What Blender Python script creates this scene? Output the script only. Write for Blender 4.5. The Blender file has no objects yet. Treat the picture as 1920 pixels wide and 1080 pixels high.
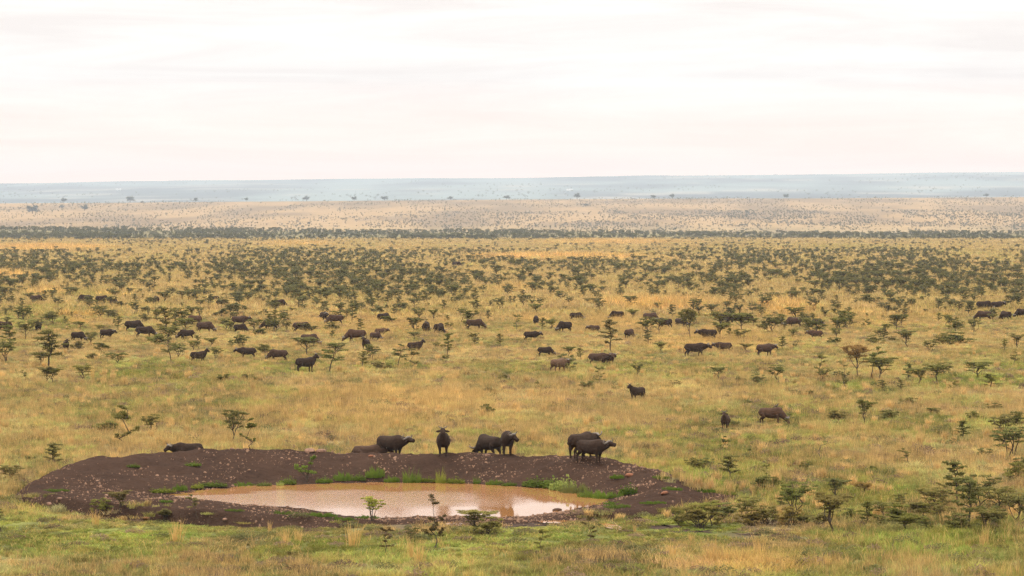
import bpy, bmesh, math, random
import numpy as np
from mathutils import Vector, Matrix

R = math.radians
SC = bpy.context.scene
COL = SC.collection
rng = np.random.default_rng(11)
random.seed(11)

# ------------------------------------------------------------------ camera
FPX = 6000.0                      # focal length in pixels of the 1920 wide frame
CAM_H = 14.0
HORIZ = 416.0                     # row of the level horizon
PITCH = math.atan((540.0 - HORIZ) / FPX)
cam_d = bpy.data.cameras.new('camera')
cam = bpy.data.objects.new('camera', cam_d)
COL.objects.link(cam)
cam_d.sensor_width = 36.0
cam_d.lens = 36.0 * FPX / 1920.0
cam_d.clip_start = 1.0
cam_d.clip_end = 80000.0
cam.location = (0, 0, CAM_H)
cam.rotation_euler = (math.pi / 2 - PITCH, 0, 0)
SC.camera = cam

# ------------------------------------------------------------------ world, sun, exposure
SUN_EL, SUN_AZ = R(52), R(-38)    # azimuth from +Y towards +X: the sun stands ahead and left behind thin cloud
W = bpy.data.worlds.new("World")
SC.world = W
W.use_nodes = True
nt = W.node_tree
nt.nodes.clear()


def N(t, kind, **kw):
    n = t.nodes.new(kind)
    for k, v in kw.items():
        setattr(n, k, v)
    return n


def L(t, a, b):
    t.links.new(a, b)


def mixc(t, fac, a, b, mode='MIX'):
    n = N(t, 'ShaderNodeMix', data_type='RGBA', blend_type=mode)
    for s, v in ((0, fac), (6, a), (7, b)):
        if hasattr(v, 'is_linked') or isinstance(v, bpy.types.NodeSocket):
            L(t, v, n.inputs[s])
        elif s == 0:
            n.inputs[0].default_value = v
        else:
            n.inputs[s].default_value = (*v, 1.0) if len(v) == 3 else v
    return n.outputs[2]


def maprange(t, v, a, b, c, d):
    n = N(t, 'ShaderNodeMapRange')
    L(t, v, n.inputs[0])
    for i, x in enumerate((a, b, c, d)):
        n.inputs[i + 1].default_value = x
    return n.outputs[0]


sky = N(nt, 'ShaderNodeTexSky', sky_type='NISHITA', sun_disc=False)
sky.sun_elevation = SUN_EL
sky.sun_rotation = SUN_AZ
sky.dust_density = 3.0
tc = N(nt, 'ShaderNodeTexCoord')
sep = N(nt, 'ShaderNodeSeparateXYZ')
L(nt, tc.outputs['Generated'], sep.inputs[0])
mp = N(nt, 'ShaderNodeMapping')
mp.inputs['Scale'].default_value = (9, 9, 105)
L(nt, tc.outputs['Generated'], mp.inputs[0])
n1 = N(nt, 'ShaderNodeTexNoise')
n1.inputs['Scale'].default_value = 1.0
n1.inputs['Detail'].default_value = 6
n1.inputs['Roughness'].default_value = 0.58
n1.inputs['Distortion'].default_value = 0.6
L(nt, mp.outputs[0], n1.inputs['Vector'])
streak = maprange(nt, n1.outputs[0], 0.36, 0.66, 0.0, 1.0)
elev = maprange(nt, sep.outputs[2], 0.010, 0.045, 0.0, 1.0)
cl_low = mixc(nt, streak, (14.5, 8.9, 6.2), (16.0, 10.2, 7.4))
cl_high = mixc(nt, streak, (9.0, 8.15, 7.65), (10.6, 10.0, 9.4))
cl = mixc(nt, elev, cl_low, cl_high)
zen = maprange(nt, sep.outputs[2], 0.1, 1.0, 1.0, 2.65)
cl2 = mixc(nt, 1.0, cl, zen, 'MULTIPLY')
zc = N(nt, 'ShaderNodeCombineColor')
for i in range(3):
    L(nt, zen, zc.inputs[i])
cl2 = mixc(nt, 1.0, cl, zc.outputs[0], 'MULTIPLY')
skymix = mixc(nt, 0.95, sky.outputs[0], cl2)
bg = N(nt, 'ShaderNodeBackground')
bg.inputs[1].default_value = 0.1
L(nt, skymix, bg.inputs[0])
wo = N(nt, 'ShaderNodeOutputWorld')
L(nt, bg.outputs[0], wo.inputs[0])

sun_d = bpy.data.lights.new('sun', 'SUN')
sun_d.energy = 1.5
sun_d.angle = R(11)
sun_d.color = (1.0, 0.95, 0.86)
sun = bpy.data.objects.new('sun', sun_d)
COL.objects.link(sun)
sv = Vector((math.sin(SUN_AZ) * math.cos(SUN_EL), math.cos(SUN_AZ) * math.cos(SUN_EL), math.sin(SUN_EL)))
sun.rotation_euler = sv.to_track_quat('Z', 'Y').to_euler()
sun.location = sv * 200

SC.view_settings.view_transform = 'Standard'
SC.view_settings.look = 'None'
SC.view_settings.gamma = 1.0
SC.view_settings.exposure = 0.25
SC.view_settings.use_curve_mapping = False
SC.cycles.use_denoising = True
SC.cycles.denoiser = 'OPENIMAGEDENOISE'
SC.cycles.denoising_input_passes = 'RGB_ALBEDO_NORMAL'
SC.cycles.denoising_prefilter = 'NONE'
SC.cycles.max_bounces = 6
SC.cycles.diffuse_bounces = 3
SC.cycles.glossy_bounces = 3
SC.cycles.transmission_bounces = 3
SC.cycles.volume_bounces = 0
SC.cycles.transparent_max_bounces = 4
SC.cycles.caustics_reflective = False
SC.cycles.caustics_refractive = False

# ------------------------------------------------------------------ picture <-> place
cp, sp = math.cos(PITCH), math.sin(PITCH)


def ray(px, py):
    a, b = (px - 960) / FPX, (540 - py) / FPX
    return Vector((a, cp + b * sp, -sp + b * cp))


def at(px, py, z=0.0):
    d = ray(px, py)
    t = (z - CAM_H) / d.z
    return Vector((d.x * t, d.y * t, z))


def pix(x, y, z=0.0):
    """world -> photograph pixels (numpy)"""
    zz = z - CAM_H
    dep = y * cp - zz * sp
    v = y * sp + zz * cp
    dep = np.where(np.abs(dep) < 1e-3, 1e-3, dep)
    return 960 + FPX * x / dep, 540 - FPX * v / dep


def hash2(i, j, seed):
    h = (i.astype(np.int64) * 374761393 + j.astype(np.int64) * 668265263 + seed * 1442695041) & 0x7fffffff
    h = ((h ^ (h >> 13)) * 1274126177) & 0x7fffffff
    h = h ^ (h >> 16)
    return (h & 0xffff) / 65535.0


def vnoise(x, y, seed=0):
    i, j = np.floor(x), np.floor(y)
    fx, fy = x - i, y - j
    fx, fy = fx * fx * (3 - 2 * fx), fy * fy * (3 - 2 * fy)
    a, b = hash2(i, j, seed), hash2(i + 1, j, seed)
    c, d = hash2(i, j + 1, seed), hash2(i + 1, j + 1, seed)
    return (a * (1 - fx) + b * fx) * (1 - fy) + (c * (1 - fx) + d * fx) * fy


def fbm(x, y, seed=0, octs=4):
    s, a, t = 0.0, 1.0, 0.0
    for k in range(octs):
        s = s + a * vnoise(x * 2 ** k, y * 2 ** k, seed + 17 * k)
        t += a
        a *= 0.5
    return s / t


def sstep(a, b, v):
    t = np.clip((v - a) / (b - a), 0, 1)
    return t * t * (3 - 2 * t)


# ------------------------------------------------------------------ the pond and its earth bank as functions of place
WATER_Z = 0.03
PC = at(760, 936)
WATERLINE = [(318, 931), (345, 926), (400, 919), (470, 913), (560, 909.5), (660, 907), (760, 906), (840, 907), (920, 910),
             (985, 914), (1060, 922), (1105, 932), (1145, 938), (1120, 945), (1095, 951), (1072, 957), (1040, 962), (1008, 966),
             (985, 969), (930, 970), (880, 969), (842, 967), (812, 970), (780, 966), (760, 971), (720, 971.5), (680, 970),
             (650, 967), (615, 960), (580, 953), (520, 951), (470, 949), (430, 944), (395, 939), (350, 936)]
CREST = [(55, 922, .45), (75, 900, .7), (110, 880, .95), (160, 863, 1.15), (200, 857, 1.25), (250, 853, 1.3), (320, 848.5, 1.35),
         (400, 845.5, 1.4), (470, 844.5, 1.4), (570, 844, 1.4), (620, 848, 1.32), (700, 850, 1.3), (800, 850.5, 1.3), (900, 851, 1.3),
         (960, 853, 1.28), (1060, 857, 1.25), (1130, 863, 1.2), (1200, 882, 1.0), (1250, 905, .75), (1265, 930, .55), (1230, 950, .42),
         (1150, 958, .35), (1090, 964, .25), (1030, 968, .17), (980, 975, .08), (900, 977, .07), (840, 974, .12), (780, 976, .14), (700, 977, .12),
         (640, 974, .22), (560, 966, .45), (470, 963, .58), (380, 957, .68), (280, 947, .75), (180, 938, .72), (100, 934, .6)]
OUTER = [(12, 932), (24, 920), (62, 911), (100, 900), (150, 889), (200, 882), (250, 879), (320, 876), (400, 874), (470, 873), (570, 873), (700, 877), (800, 878), (900, 878), (1000, 880), (1060, 883),
         (1130, 888), (1200, 894), (1262, 898), (1310, 903), (1360, 912), (1420, 926), (1440, 934), (1400, 950), (1320, 966), (1230, 972), (1130, 975), (1060, 984),
         (990, 986), (920, 985), (860, 983), (800, 984), (740, 984), (690, 988), (640, 993), (560, 994), (480, 992), (390, 987), (330, 977), (270, 981),
         (240, 970), (190, 961), (130, 964), (90, 960), (50, 948)]


def loop(pts):
    w = [at(p[0], p[1], p[2] if len(p) > 2 else 0.0) - Vector((PC.x, PC.y, 0)) for p in pts]
    th = np.array([math.atan2(v.y, v.x) for v in w])
    r = np.array([math.hypot(v.x, v.y) for v in w])
    z = np.array([v.z for v in w])
    o = np.argsort(th)
    th, r, z = th[o], r[o], z[o]
    th = np.concatenate([th[-3:] - 2 * math.pi, th, th[:3] + 2 * math.pi])
    return th, np.concatenate([r[-3:], r, r[:3]]), np.concatenate([z[-3:], z, z[:3]])


TH = np.linspace(-math.pi, math.pi, 721)
_w, _c, _o = loop(WATERLINE), loop(CREST), loop(OUTER)


def smooth(a, k):
    ker = np.ones(k) / k
    b = np.concatenate([a[:-1], a[:-1], a[:-1]])
    b = np.convolve(b, ker, 'same')[len(a) - 1:2 * (len(a) - 1)]
    return np.append(b, b[0])


RW = smooth(np.interp(TH, _w[0], _w[1]), 5)
RC = smooth(np.interp(TH, _c[0], _c[1]), 7)
HC = smooth(np.interp(TH, _c[0], _c[2]), 9)
RO = smooth(np.interp(TH, _o[0], _o[1]), 5)
RC = np.maximum(RC, RW + 0.5)
RO = np.maximum(RO, RC + 0.8)


def polar(x, y):
    dx, dy = x - PC.x, y - PC.y
    th = np.arctan2(dy, dx)
    return np.hypot(dx, dy), np.interp(th, TH, RW), np.interp(th, TH, RC), np.interp(th, TH, RO), np.interp(th, TH, HC)


def bank_z(x, y):
    r, rw, rc, ro, hc = polar(x, y)
    inner = WATER_Z + (hc - WATER_Z) * sstep(0, 1, (r - rw) / (rc - rw)) ** 0.9
    outer = -0.12 + (hc + 0.12) * (1 - sstep(0, 1, (r - rc) / (ro - rc)))
    under = WATER_Z - 0.5 * sstep(0, 1, (rw - r) / 4.0)
    z = np.where(r < rw, under, np.where(r < rc, inner, outer))
    amp = np.clip((r - rw) / 0.8, 0, 1) * np.clip((ro - r) / 0.8, 0, 1) * np.clip(hc / 0.6, 0.35, 1)
    z = z + amp * (0.40 * (fbm(x * 0.42, y * 0.42, 5, 4) - 0.5) + 0.30 * (fbm(x * 1.7, y * 1.7, 9, 3) - 0.5))
    return z


FAR_D = np.array([-3000, 2600, 3500, 4300, 5000, 6200, 8000, 9500, 11500, 15000, 19000, 22000, 26000, 30000.])
FZ_L = np.array([0, 0, 5.0, -4, -1, 24, 62, 50, 52, 120, 205, 282, 282, 270.])
FZ_M = np.array([0, 0, 3.2, -4, 0, 28, 71, 56, 56, 140, 245, 322, 322, 310.])
FZ_R = np.array([0, 0, 1.0, -4, 0, 32, 78, 62, 60, 150, 275, 359, 359, 350.])


def far_z(x, y):
    u = x / np.maximum(y, 500.0) / 0.16
    l, m, r = (np.interp(y, FAR_D, F) for F in (FZ_L, FZ_M, FZ_R))
    u = np.clip(u, -1.6, 1.6)
    z = np.where(u < 0, m + (m - l) * u, m + (r - m) * u)
    z = z + 4.5 * (fbm(x / 170, y / 500, 29, 4) - 0.5) * sstep(2400, 3200, y) * sstep(5200, 4000, y)
    z = z + sstep(2500, 9000, y) * (fbm(x / 900, y / 1500, 31, 3) - 0.5) * 7 + sstep(12000, 20000, y) * (fbm(x / 900, y / 2500, 37, 4) - 0.5) * 22
    return z


def ground_z(x, y):
    r, rw, rc, ro, hc = polar(x, y)
    z = far_z(x, y) + 0.10 * (fbm(x / 9, y / 9, 3, 3) - 0.5) * sstep(1200, 600, y) * sstep(14, 30, r - ro)
    return z - 0.7 * sstep(0.3, 2.0, ro - r)


def surf_z(x, y):
    r, rw, rc, ro, hc = polar(x, y)
    return np.where(r < ro, np.maximum(bank_z(x, y), ground_z(x, y)), ground_z(x, y))


def hit(px, py, t0=100.0, t1=420.0):
    """first point of the land seen at a pixel"""
    d = ray(px, py)
    t = np.arange(t0, t1, 0.1)
    x, y, z = d.x * t, d.y * t, CAM_H + d.z * t
    k = np.argmax(z < np.maximum(surf_z(x, y), WATER_Z - .2))
    if not (z[k] < surf_z(x[k:k + 1], y[k:k + 1])[0] + .3):
        return at(px, py)
    return Vector((x[k], y[k], float(surf_z(x[k:k + 1], y[k:k + 1])[0])))


def on_land(px, py):
    if py > 835 and px < 1460:
        return hit(px, py)
    p = at(px, py)
    p.z = float(surf_z(np.array([p.x]), np.array([p.y]))[0])
    return p


# ------------------------------------------------------------------ colours of the grass by place
STRAW = np.array([0.485, 0.400, 0.168])
GOLD = np.array([0.80, 0.51, 0.16])
GREEN = np.array([0.300, 0.300, 0.075])
LUSH = np.array([0.260, 0.335, 0.055])
GREY = np.array([0.315, 0.215, 0.135])
PINK = np.array([0.34, 0.215, 0.085])
FARCOL = np.array([0.12, 0.15, 0.13])
# x, y, half width, half height (pixels of the photograph), strength
GREENS = [(150, 1010, 420, 45, .9), (620, 1035, 380, 40, .75), (1000, 1010, 330, 26, .8), (1330, 1000, 260, 24, .9), (1760, 1010, 260, 60, .85),
          (300, 695, 190, 26, .7), (560, 690, 120, 16, .8), (720, 690, 110, 12, .5), (1640, 728, 130, 16, .75), (1830, 718, 140, 18, 1.0),
          (1900, 695, 60, 14, 1.0), (90, 600, 130, 34, .7), (170, 552, 60, 12, .8), (250, 515, 120, 12, .4), (1290, 905, 110, 26, .7), (1500, 900, 240, 26, .35),
          (80, 880, 110, 24, .5), (1000, 710, 220, 26, .25), (1500, 780, 90, 14, .4), (1780, 800, 220, 34, .5), (1420, 830, 200, 24, .4), (520, 800, 260, 18, .35), (980, 820, 200, 14, .4), (700, 560, 300, 14, .4), (1200, 690, 260, 20, .35), (1560, 930, 260, 26, .5), (1240, 520, 60, 10, .4), (1800, 475, 160, 9, .4), (1600, 465, 120, 8, .5), (640, 500, 200, 10, .3)]
GOLDS = [(90, 466, 150, 8, 1), (1050, 484, 190, 8, 1), (1240, 575, 130, 12, 1), (1476, 584, 40, 18, 1), (1150, 455, 180, 6, .8), (90, 548, 22, 10, .8), (147, 600, 7, 14, 1),
         (177, 605, 5, 14, .8), (216, 552, 5, 12, 1), (20, 518, 40, 6, 1), (560, 458, 100, 6, .6), (1330, 640, 170, 26, .45), (1150, 610, 120, 20, .4), (780, 760, 330, 40, .3),
         (700, 610, 200, 26, .3), (1660, 600, 160, 24, .25), (1400, 1060, 180, 22, .5), (960, 545, 30, 10, .7), (1000, 600, 40, 10, .6), (680, 780, 200, 30, .25)]


def blobs(px, py, tab, warp):
    s = np.zeros_like(px)
    for x, y, a, b, k in tab:
        q = ((px - x) / a) ** 2 + ((py - y) / b) ** 2
        s = np.maximum(s, k * np.clip(1.25 - q - 0.9 * warp, 0, 1))
    return s


def tint(x, y, fine=True):
    """colour of the sward at a place"""
    px, py = pix(x, y, far_z(x, y))
    f1 = fbm(x / 14, y / 26, 41, 4)
    f2 = fbm(x / 4.0, y / 7.0, 43, 3)
    f3 = fbm(x / 60, y / 150, 47, 3)
    near = sstep(560, 1000, py)
    g = np.clip((f1 - 0.50) * 3.6 + (f3 - .5) * 1.5 + .26 + near * .16, 0, 1) * (0.60 + 0.35 * near)
    col = STRAW * (1 - g[:, None]) + GREEN * g[:, None]
    gb = blobs(px, py, GREENS, f2 - .2)
    col = col * (1 - gb[:, None]) + (LUSH * .6 + GREEN * .4) * gb[:, None]
    gr = np.clip((f2 - 0.52) * 5.0, 0, 1) * (0.45 + 0.30 * near)
    col = col * (1 - gr[:, None]) + GREY * gr[:, None]
    gd = blobs(px, py, GOLDS, f2 - .2)
    col = col * (1 - gd[:, None]) + GOLD * gd[:, None]
    dk = .74 + .46 * sstep(.33, .67, fbm(x / 2.4, y / 12.0, 67, 3))
    col = col * dk[:, None]
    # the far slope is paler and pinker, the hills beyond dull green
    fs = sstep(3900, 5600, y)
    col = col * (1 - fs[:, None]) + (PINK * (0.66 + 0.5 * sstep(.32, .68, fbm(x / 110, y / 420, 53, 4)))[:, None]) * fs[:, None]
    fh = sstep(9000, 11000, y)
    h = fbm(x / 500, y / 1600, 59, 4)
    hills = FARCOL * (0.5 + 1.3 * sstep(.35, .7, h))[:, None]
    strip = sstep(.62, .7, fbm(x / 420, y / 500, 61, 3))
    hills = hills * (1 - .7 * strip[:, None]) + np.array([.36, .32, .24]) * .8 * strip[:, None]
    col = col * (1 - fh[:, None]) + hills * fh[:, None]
    return col


# ------------------------------------------------------------------ object helpers
def tag(o, label=None, cat=None, group=None, kind=None):
    for k, v in (('label', label), ('category', cat), ('group', group), ('kind', kind)):
        if v:
            o[k] = v
    return o


def mesh_of(name, verts, faces, mats=(), smooth=False):
    me = bpy.data.meshes.new(name)
    me.from_pydata([tuple(v) for v in verts], [], faces)
    for m in mats:
        me.materials.append(m)
    if smooth:
        me.polygons.foreach_set('use_smooth', [True] * len(me.polygons))
    me.update()
    return me


def link(name, data, parent=None):
    o = bpy.data.objects.new(name, data)
    COL.objects.link(o)
    if parent:
        o.parent = parent
    return o


def set_attr(me, name, typ, arr, dom='POINT'):
    a = me.attributes.new(name, typ, dom)
    key = {'FLOAT': 'value', 'INT': 'value', 'FLOAT_VECTOR': 'vector', 'FLOAT_COLOR': 'color'}[typ]
    a.data.foreach_set(key, np.ascontiguousarray(arr).ravel())


def rgba(c):
    return np.concatenate([c, np.ones((len(c), 1))], 1)


class MB:
    """collects tubes, quads and lumps for one mesh"""

    def __init__(s):
        s.v, s.f = [], []

    def tube(s, pts, radii, sides=6, cap=True):
        pts = [Vector(p) for p in pts]
        base = len(s.v)
        prev = None
        for i, p in enumerate(pts):
            d = (pts[min(i + 1, len(pts) - 1)] - pts[max(i - 1, 0)])
            if d.length < 1e-6:
                d = Vector((0, 0, 1))
            d.normalize()
            if prev is None:
                a = Vector((0, 1, 0)) if abs(d.y) < .9 else Vector((1, 0, 0))
            else:
                a = prev
            n = (a - d * a.dot(d)).normalized()
            prev = n
            b = d.cross(n)
            r = radii[i]
            ra, rb = r if isinstance(r, tuple) else (r, r)
            for k in range(sides):
                t = 2 * math.pi * k / sides
                s.v.append(p + n * (ra * math.cos(t)) + b * (rb * math.sin(t)))
        for i in range(len(pts) - 1):
            for k in range(sides):
                a0, a1 = base + i * sides + k, base + i * sides + (k + 1) % sides
                s.f.append((a0, a1, a1 + sides, a0 + sides))
        if cap:
            s.f.append(tuple(base + k for k in reversed(range(sides))))
            e = base + (len(pts) - 1) * sides
            s.f.append(tuple(e + k for k in range(sides)))

    def quad(s, c, n, w, h, rot):
        n = Vector(n).normalized()
        a = n.orthogonal().normalized()
        b = n.cross(a)
        u = a * math.cos(rot) + b * math.sin(rot)
        v = n.cross(u)
        i = len(s.v)
        c = Vector(c)
        s.v += [c - u * w - v * h * .3, c + u * w * .2 - v * h, c + u * w + v * h * .3, c - u * w * .2 + v * h]
        s.f.append((i, i + 1, i + 2, i + 3))

    def mesh(s, name, mats=(), smooth=False):
        return mesh_of(name, s.v, s.f, mats, smooth)


# ------------------------------------------------------------------ materials
def new_mat(name):
    m = bpy.data.materials.new(name)
    m.use_nodes = True
    t = m.node_tree
    t.nodes.clear()
    out = N(t, 'ShaderNodeOutputMaterial')
    return m, t, out


def noise(t, scale, detail=4, vec=None, rough=.55):
    n = N(t, 'ShaderNodeTexNoise')
    n.inputs['Scale'].default_value = scale
    n.inputs['Detail'].default_value = detail
    n.inputs['Roughness'].default_value = rough
    if vec is not None:
        L(t, vec, n.inputs['Vector'])
    return n.outputs[0]


def principled(t, out, rough=.9, spec=.2):
    b = N(t, 'ShaderNodeBsdfPrincipled')
    b.inputs['Roughness'].default_value = rough
    b.inputs['Specular IOR Level'].default_value = spec
    L(t, b.outputs[0], out.inputs[0])
    return b


def bump(t, h, strength, dist, b):
    n = N(t, 'ShaderNodeBump')
    n.inputs['Strength'].default_value = strength
    n.inputs['Distance'].default_value = dist
    L(t, h, n.inputs['Height'])
    L(t, n.outputs[0], b.inputs['Normal'])


def mul(t, a, f):
    """colour times scalar socket"""
    c = N(t, 'ShaderNodeVectorMath', operation='SCALE')
    L(t, a, c.inputs[0])
    L(t, f, c.inputs['Scale'])
    return c.outputs[0]


def mat_ground():
    m, t, out = new_mat('dry_ground')
    b = principled(t, out, .95, .1)
    at_ = N(t, 'ShaderNodeAttribute', attribute_name='tint')
    geo = N(t, 'ShaderNodeNewGeometry')
    a = maprange(t, noise(t, .9, 5, geo.outputs['Position'], .7), .3, .7, .55, 1.15)
    b2 = maprange(t, noise(t, .045, 5, geo.outputs['Position'], .65), .3, .7, .72, 1.18)
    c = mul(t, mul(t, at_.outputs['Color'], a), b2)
    sp_ = N(t, 'ShaderNodeSeparateXYZ')
    L(t, geo.outputs['Position'], sp_.inputs[0])
    # grass self-shadow painted into the near plain as darker colour, undarkened far out
    c = mul(t, c, maprange(t, sp_.outputs[1], 4300, 5200, .52, 1.0))
    L(t, c, b.inputs['Base Color'])
    return m


def mat_grass():
    m, t, out = new_mat('grass_blades')
    ti = N(t, 'ShaderNodeAttribute', attribute_name='tint', attribute_type='INSTANCER')
    va = N(t, 'ShaderNodeAttribute', attribute_name='var')
    dr = N(t, 'ShaderNodeAttribute', attribute_name='dry')
    c = mixc(t, dr.outputs['Fac'], ti.outputs['Color'], (.62, .42, .16))
    c = mul(t, c, va.outputs['Fac'])
    d = N(t, 'ShaderNodeBsdfDiffuse')
    tr = N(t, 'ShaderNodeBsdfTranslucent')
    L(t, c, d.inputs[0])
    L(t, c, tr.inputs[0])
    mx = N(t, 'ShaderNodeMixShader')
    mx.inputs[0].default_value = .35
    L(t, d.outputs[0], mx.inputs[1])
    L(t, tr.outputs[0], mx.inputs[2])
    L(t, mx.outputs[0], out.inputs[0])
    return m


def mat_leaf(name, ca, cb, cc, transl=.25):
    m, t, out = new_mat(name)
    geo = N(t, 'ShaderNodeNewGeometry')
    oi = N(t, 'ShaderNodeObjectInfo')
    a = maprange(t, noise(t, 2.2, 3, geo.outputs['Position']), .35, .65, 0, 1)
    c = mixc(t, a, ca, cb)
    c = mixc(t, maprange(t, oi.outputs['Random'], .35, 1, 0, .8), c, cc)
    c = mixc(t, 1.0, c, oi.outputs['Color'], 'MULTIPLY')
    d = N(t, 'ShaderNodeBsdfDiffuse')
    tr = N(t, 'ShaderNodeBsdfTranslucent')
    L(t, c, d.inputs[0])
    L(t, c, tr.inputs[0])
    mx = N(t, 'ShaderNodeMixShader')
    mx.inputs[0].default_value = transl
    L(t, d.outputs[0], mx.inputs[1])
    L(t, tr.outputs[0], mx.inputs[2])
    L(t, mx.outputs[0], out.inputs[0])
    return m


def mat_simple(name, ca, cb, scale, rough=.9, spec=.2, bmp=0, dist=.02, objcol=False):
    m, t, out = new_mat(name)
    b = principled(t, out, rough, spec)
    geo = N(t, 'ShaderNodeNewGeometry')
    n = noise(t, scale, 5, geo.outputs['Position'], .65)
    c = mixc(t, maprange(t, n, .32, .68, 0, 1), ca, cb)
    if objcol:
        oi = N(t, 'ShaderNodeObjectInfo')
        c = mixc(t, 1.0, c, oi.outputs['Color'], 'MULTIPLY')
    L(t, c, b.inputs['Base Color'])
    if bmp:
        bump(t, n, bmp, dist, b)
    return m


def mat_dirt():
    m, t, out = new_mat('turned_earth')
    b = principled(t, out, 1.0, .02)
    geo = N(t, 'ShaderNodeNewGeometry')
    p = geo.outputs['Position']
    n1 = noise(t, .35, 5, p, .65)
    n2 = noise(t, 3.5, 6, p, .75)
    c = mixc(t, maprange(t, n1, .35, .65, 0, 1), (.036, .0225, .0170), (.062, .0370, .0260))
    c = mixc(t, maprange(t, n2, .35, .75, 0, .8), c, (.092, .055, .037))
    v = N(t, 'ShaderNodeTexVoronoi')
    v.inputs['Scale'].default_value = 2.6
    L(t, p, v.inputs['Vector'])
    speck = maprange(t, v.outputs['Distance'], .05, .16, .85, 0)
    pick = maprange(t, noise(t, 1.1, 2, p), .54, .66, 0, 1)
    mm = N(t, 'ShaderNodeMath', operation='MULTIPLY')
    L(t, speck, mm.inputs[0])
    L(t, pick, mm.inputs[1])
    c = mixc(t, mm.outputs[0], c, (.16, .088, .052))
    L(t, c, b.inputs['Base Color'])
    bump(t, n2, .9, .25, b)
    return m


def mat_water(name, calm=False):
    m, t, out = new_mat(name)
    b = N(t, 'ShaderNodeBsdfPrincipled')
    b.inputs['Base Color'].default_value = (.35, .170, .064, 1)
    b.inputs['Roughness'].default_value = .03
    b.inputs['IOR'].default_value = 1.33
    geo = N(t, 'ShaderNodeNewGeometry')
    mp_ = N(t, 'ShaderNodeMapping')
    mp_.inputs['Scale'].default_value = (3.2, .75, 1)
    L(t, geo.outputs['Position'], mp_.inputs[0])
    w = noise(t, 1.9, 6, mp_.outputs[0], .72)
    n = N(t, 'ShaderNodeBump')
    n.inputs['Distance'].default_value = .085
    L(t, w, n.inputs['Height'])
    # wind ruffles the middle and the left, the right and the near edge lie calm
    at_ = N(t, 'ShaderNodeAttribute', attribute_name='ruffle')
    L(t, at_.outputs['Fac'], n.inputs['Strength'])
    L(t, n.outputs[0], b.inputs['Normal'])
    L(t, b.outputs[0], out.inputs[0])
    return m


M_GROUND, M_GRASS, M_DIRT = mat_ground(), mat_grass(), mat_dirt()
M_WATER = mat_water('muddy_water')
M_LEAF = mat_leaf('thorn_leaf', (.150, .150, .044), (.225, .215, .068), (.195, .170, .066), .38)
M_LEAF_FAR = mat_leaf('far_leaf', (.150, .148, .058), (.210, .200, .080), (.180, .162, .076), .38)
M_LUSH = mat_leaf('lush_leaf', (.14, .22, .035), (.22, .30, .05), (.18, .22, .05), .35)
M_BARK = mat_simple('thorn_bark', (.060, .046, .034), (.11, .085, .062), 9, .95, .1)
M_DEADBARK = mat_simple('dead_wood', (.10, .078, .058), (.17, .135, .10), 9, .95, .1)
M_HIDE = mat_simple('buffalo_hide', (.62, .60, .58), (1.25, 1.15, 1.05), 5.5, .9, .1, .5, .03, objcol=True)
M_HORN = mat_simple('horn', (.095, .08, .063), (.20, .17, .135), 12, .55, .4)
M_HOOF = mat_simple('hoof', (.03, .025, .02), (.05, .04, .03), 12, .6, .3)
M_STONE = mat_simple('brown_stone', (.15, .09, .06), (.36, .22, .14), 4, .9, .2, .4, .05, objcol=True)
M_MUD = mat_simple('wet_mud', (.040, .027, .021), (.075, .050, .036), 1.5, .95, .05, .8, .1)
M_FEATHER = mat_simple('feather', (.08, .06, .045), (.13, .10, .07), 20, .8, .2)
M_WALLPAINT = mat_simple('pale_wall', (.7, .68, .62), (.8, .78, .74), 1, .8, .2)
M_ROOFTIN = mat_simple('tin_roof', (.5, .48, .46), (.6, .58, .55), 1, .5, .4)

# ------------------------------------------------------------------ ground sheet
def geo_axis(start, step, ratio, end):
    a, s = [], step
    x = start
    while x < end:
        x += s
        s *= ratio
        a.append(x)
    return a


xs = list(np.arange(-34, 18.01, .65))
xs = [-v for v in reversed(geo_axis(34, 1.2, 1.035, 13000))] + xs + geo_axis(18, 1.2, 1.035, 13000)
ys = [-2500, -1500, -900, -500, -250, -120, -50, 0, 40, 80, 100] + list(np.arange(112, 200, .65)) + geo_axis(200, 1.2, 1.022, 22900)
xs, ys = np.array(xs), np.array(ys)
GX, GY = np.meshgrid(xs, ys)
gx, gy = GX.ravel(), GY.ravel()
gz = ground_z(gx, gy)
nx, ny = len(xs), len(ys)
ii = np.arange(nx * ny).reshape(ny, nx)
fc = np.stack([ii[:-1, :-1], ii[:-1, 1:], ii[1:, 1:], ii[1:, :-1]], -1).reshape(-1, 4)
me = bpy.data.meshes.new('ground')
me.from_pydata(np.stack([gx, gy, gz], 1).tolist(), [], fc.tolist())
me.materials.append(M_GROUND)
me.polygons.foreach_set('use_smooth', [True] * len(me.polygons))
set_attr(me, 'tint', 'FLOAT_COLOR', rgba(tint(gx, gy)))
tag(link('ground', me), 'wide dry savannah plain rising to hazy blue hills', kind='structure')

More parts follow.
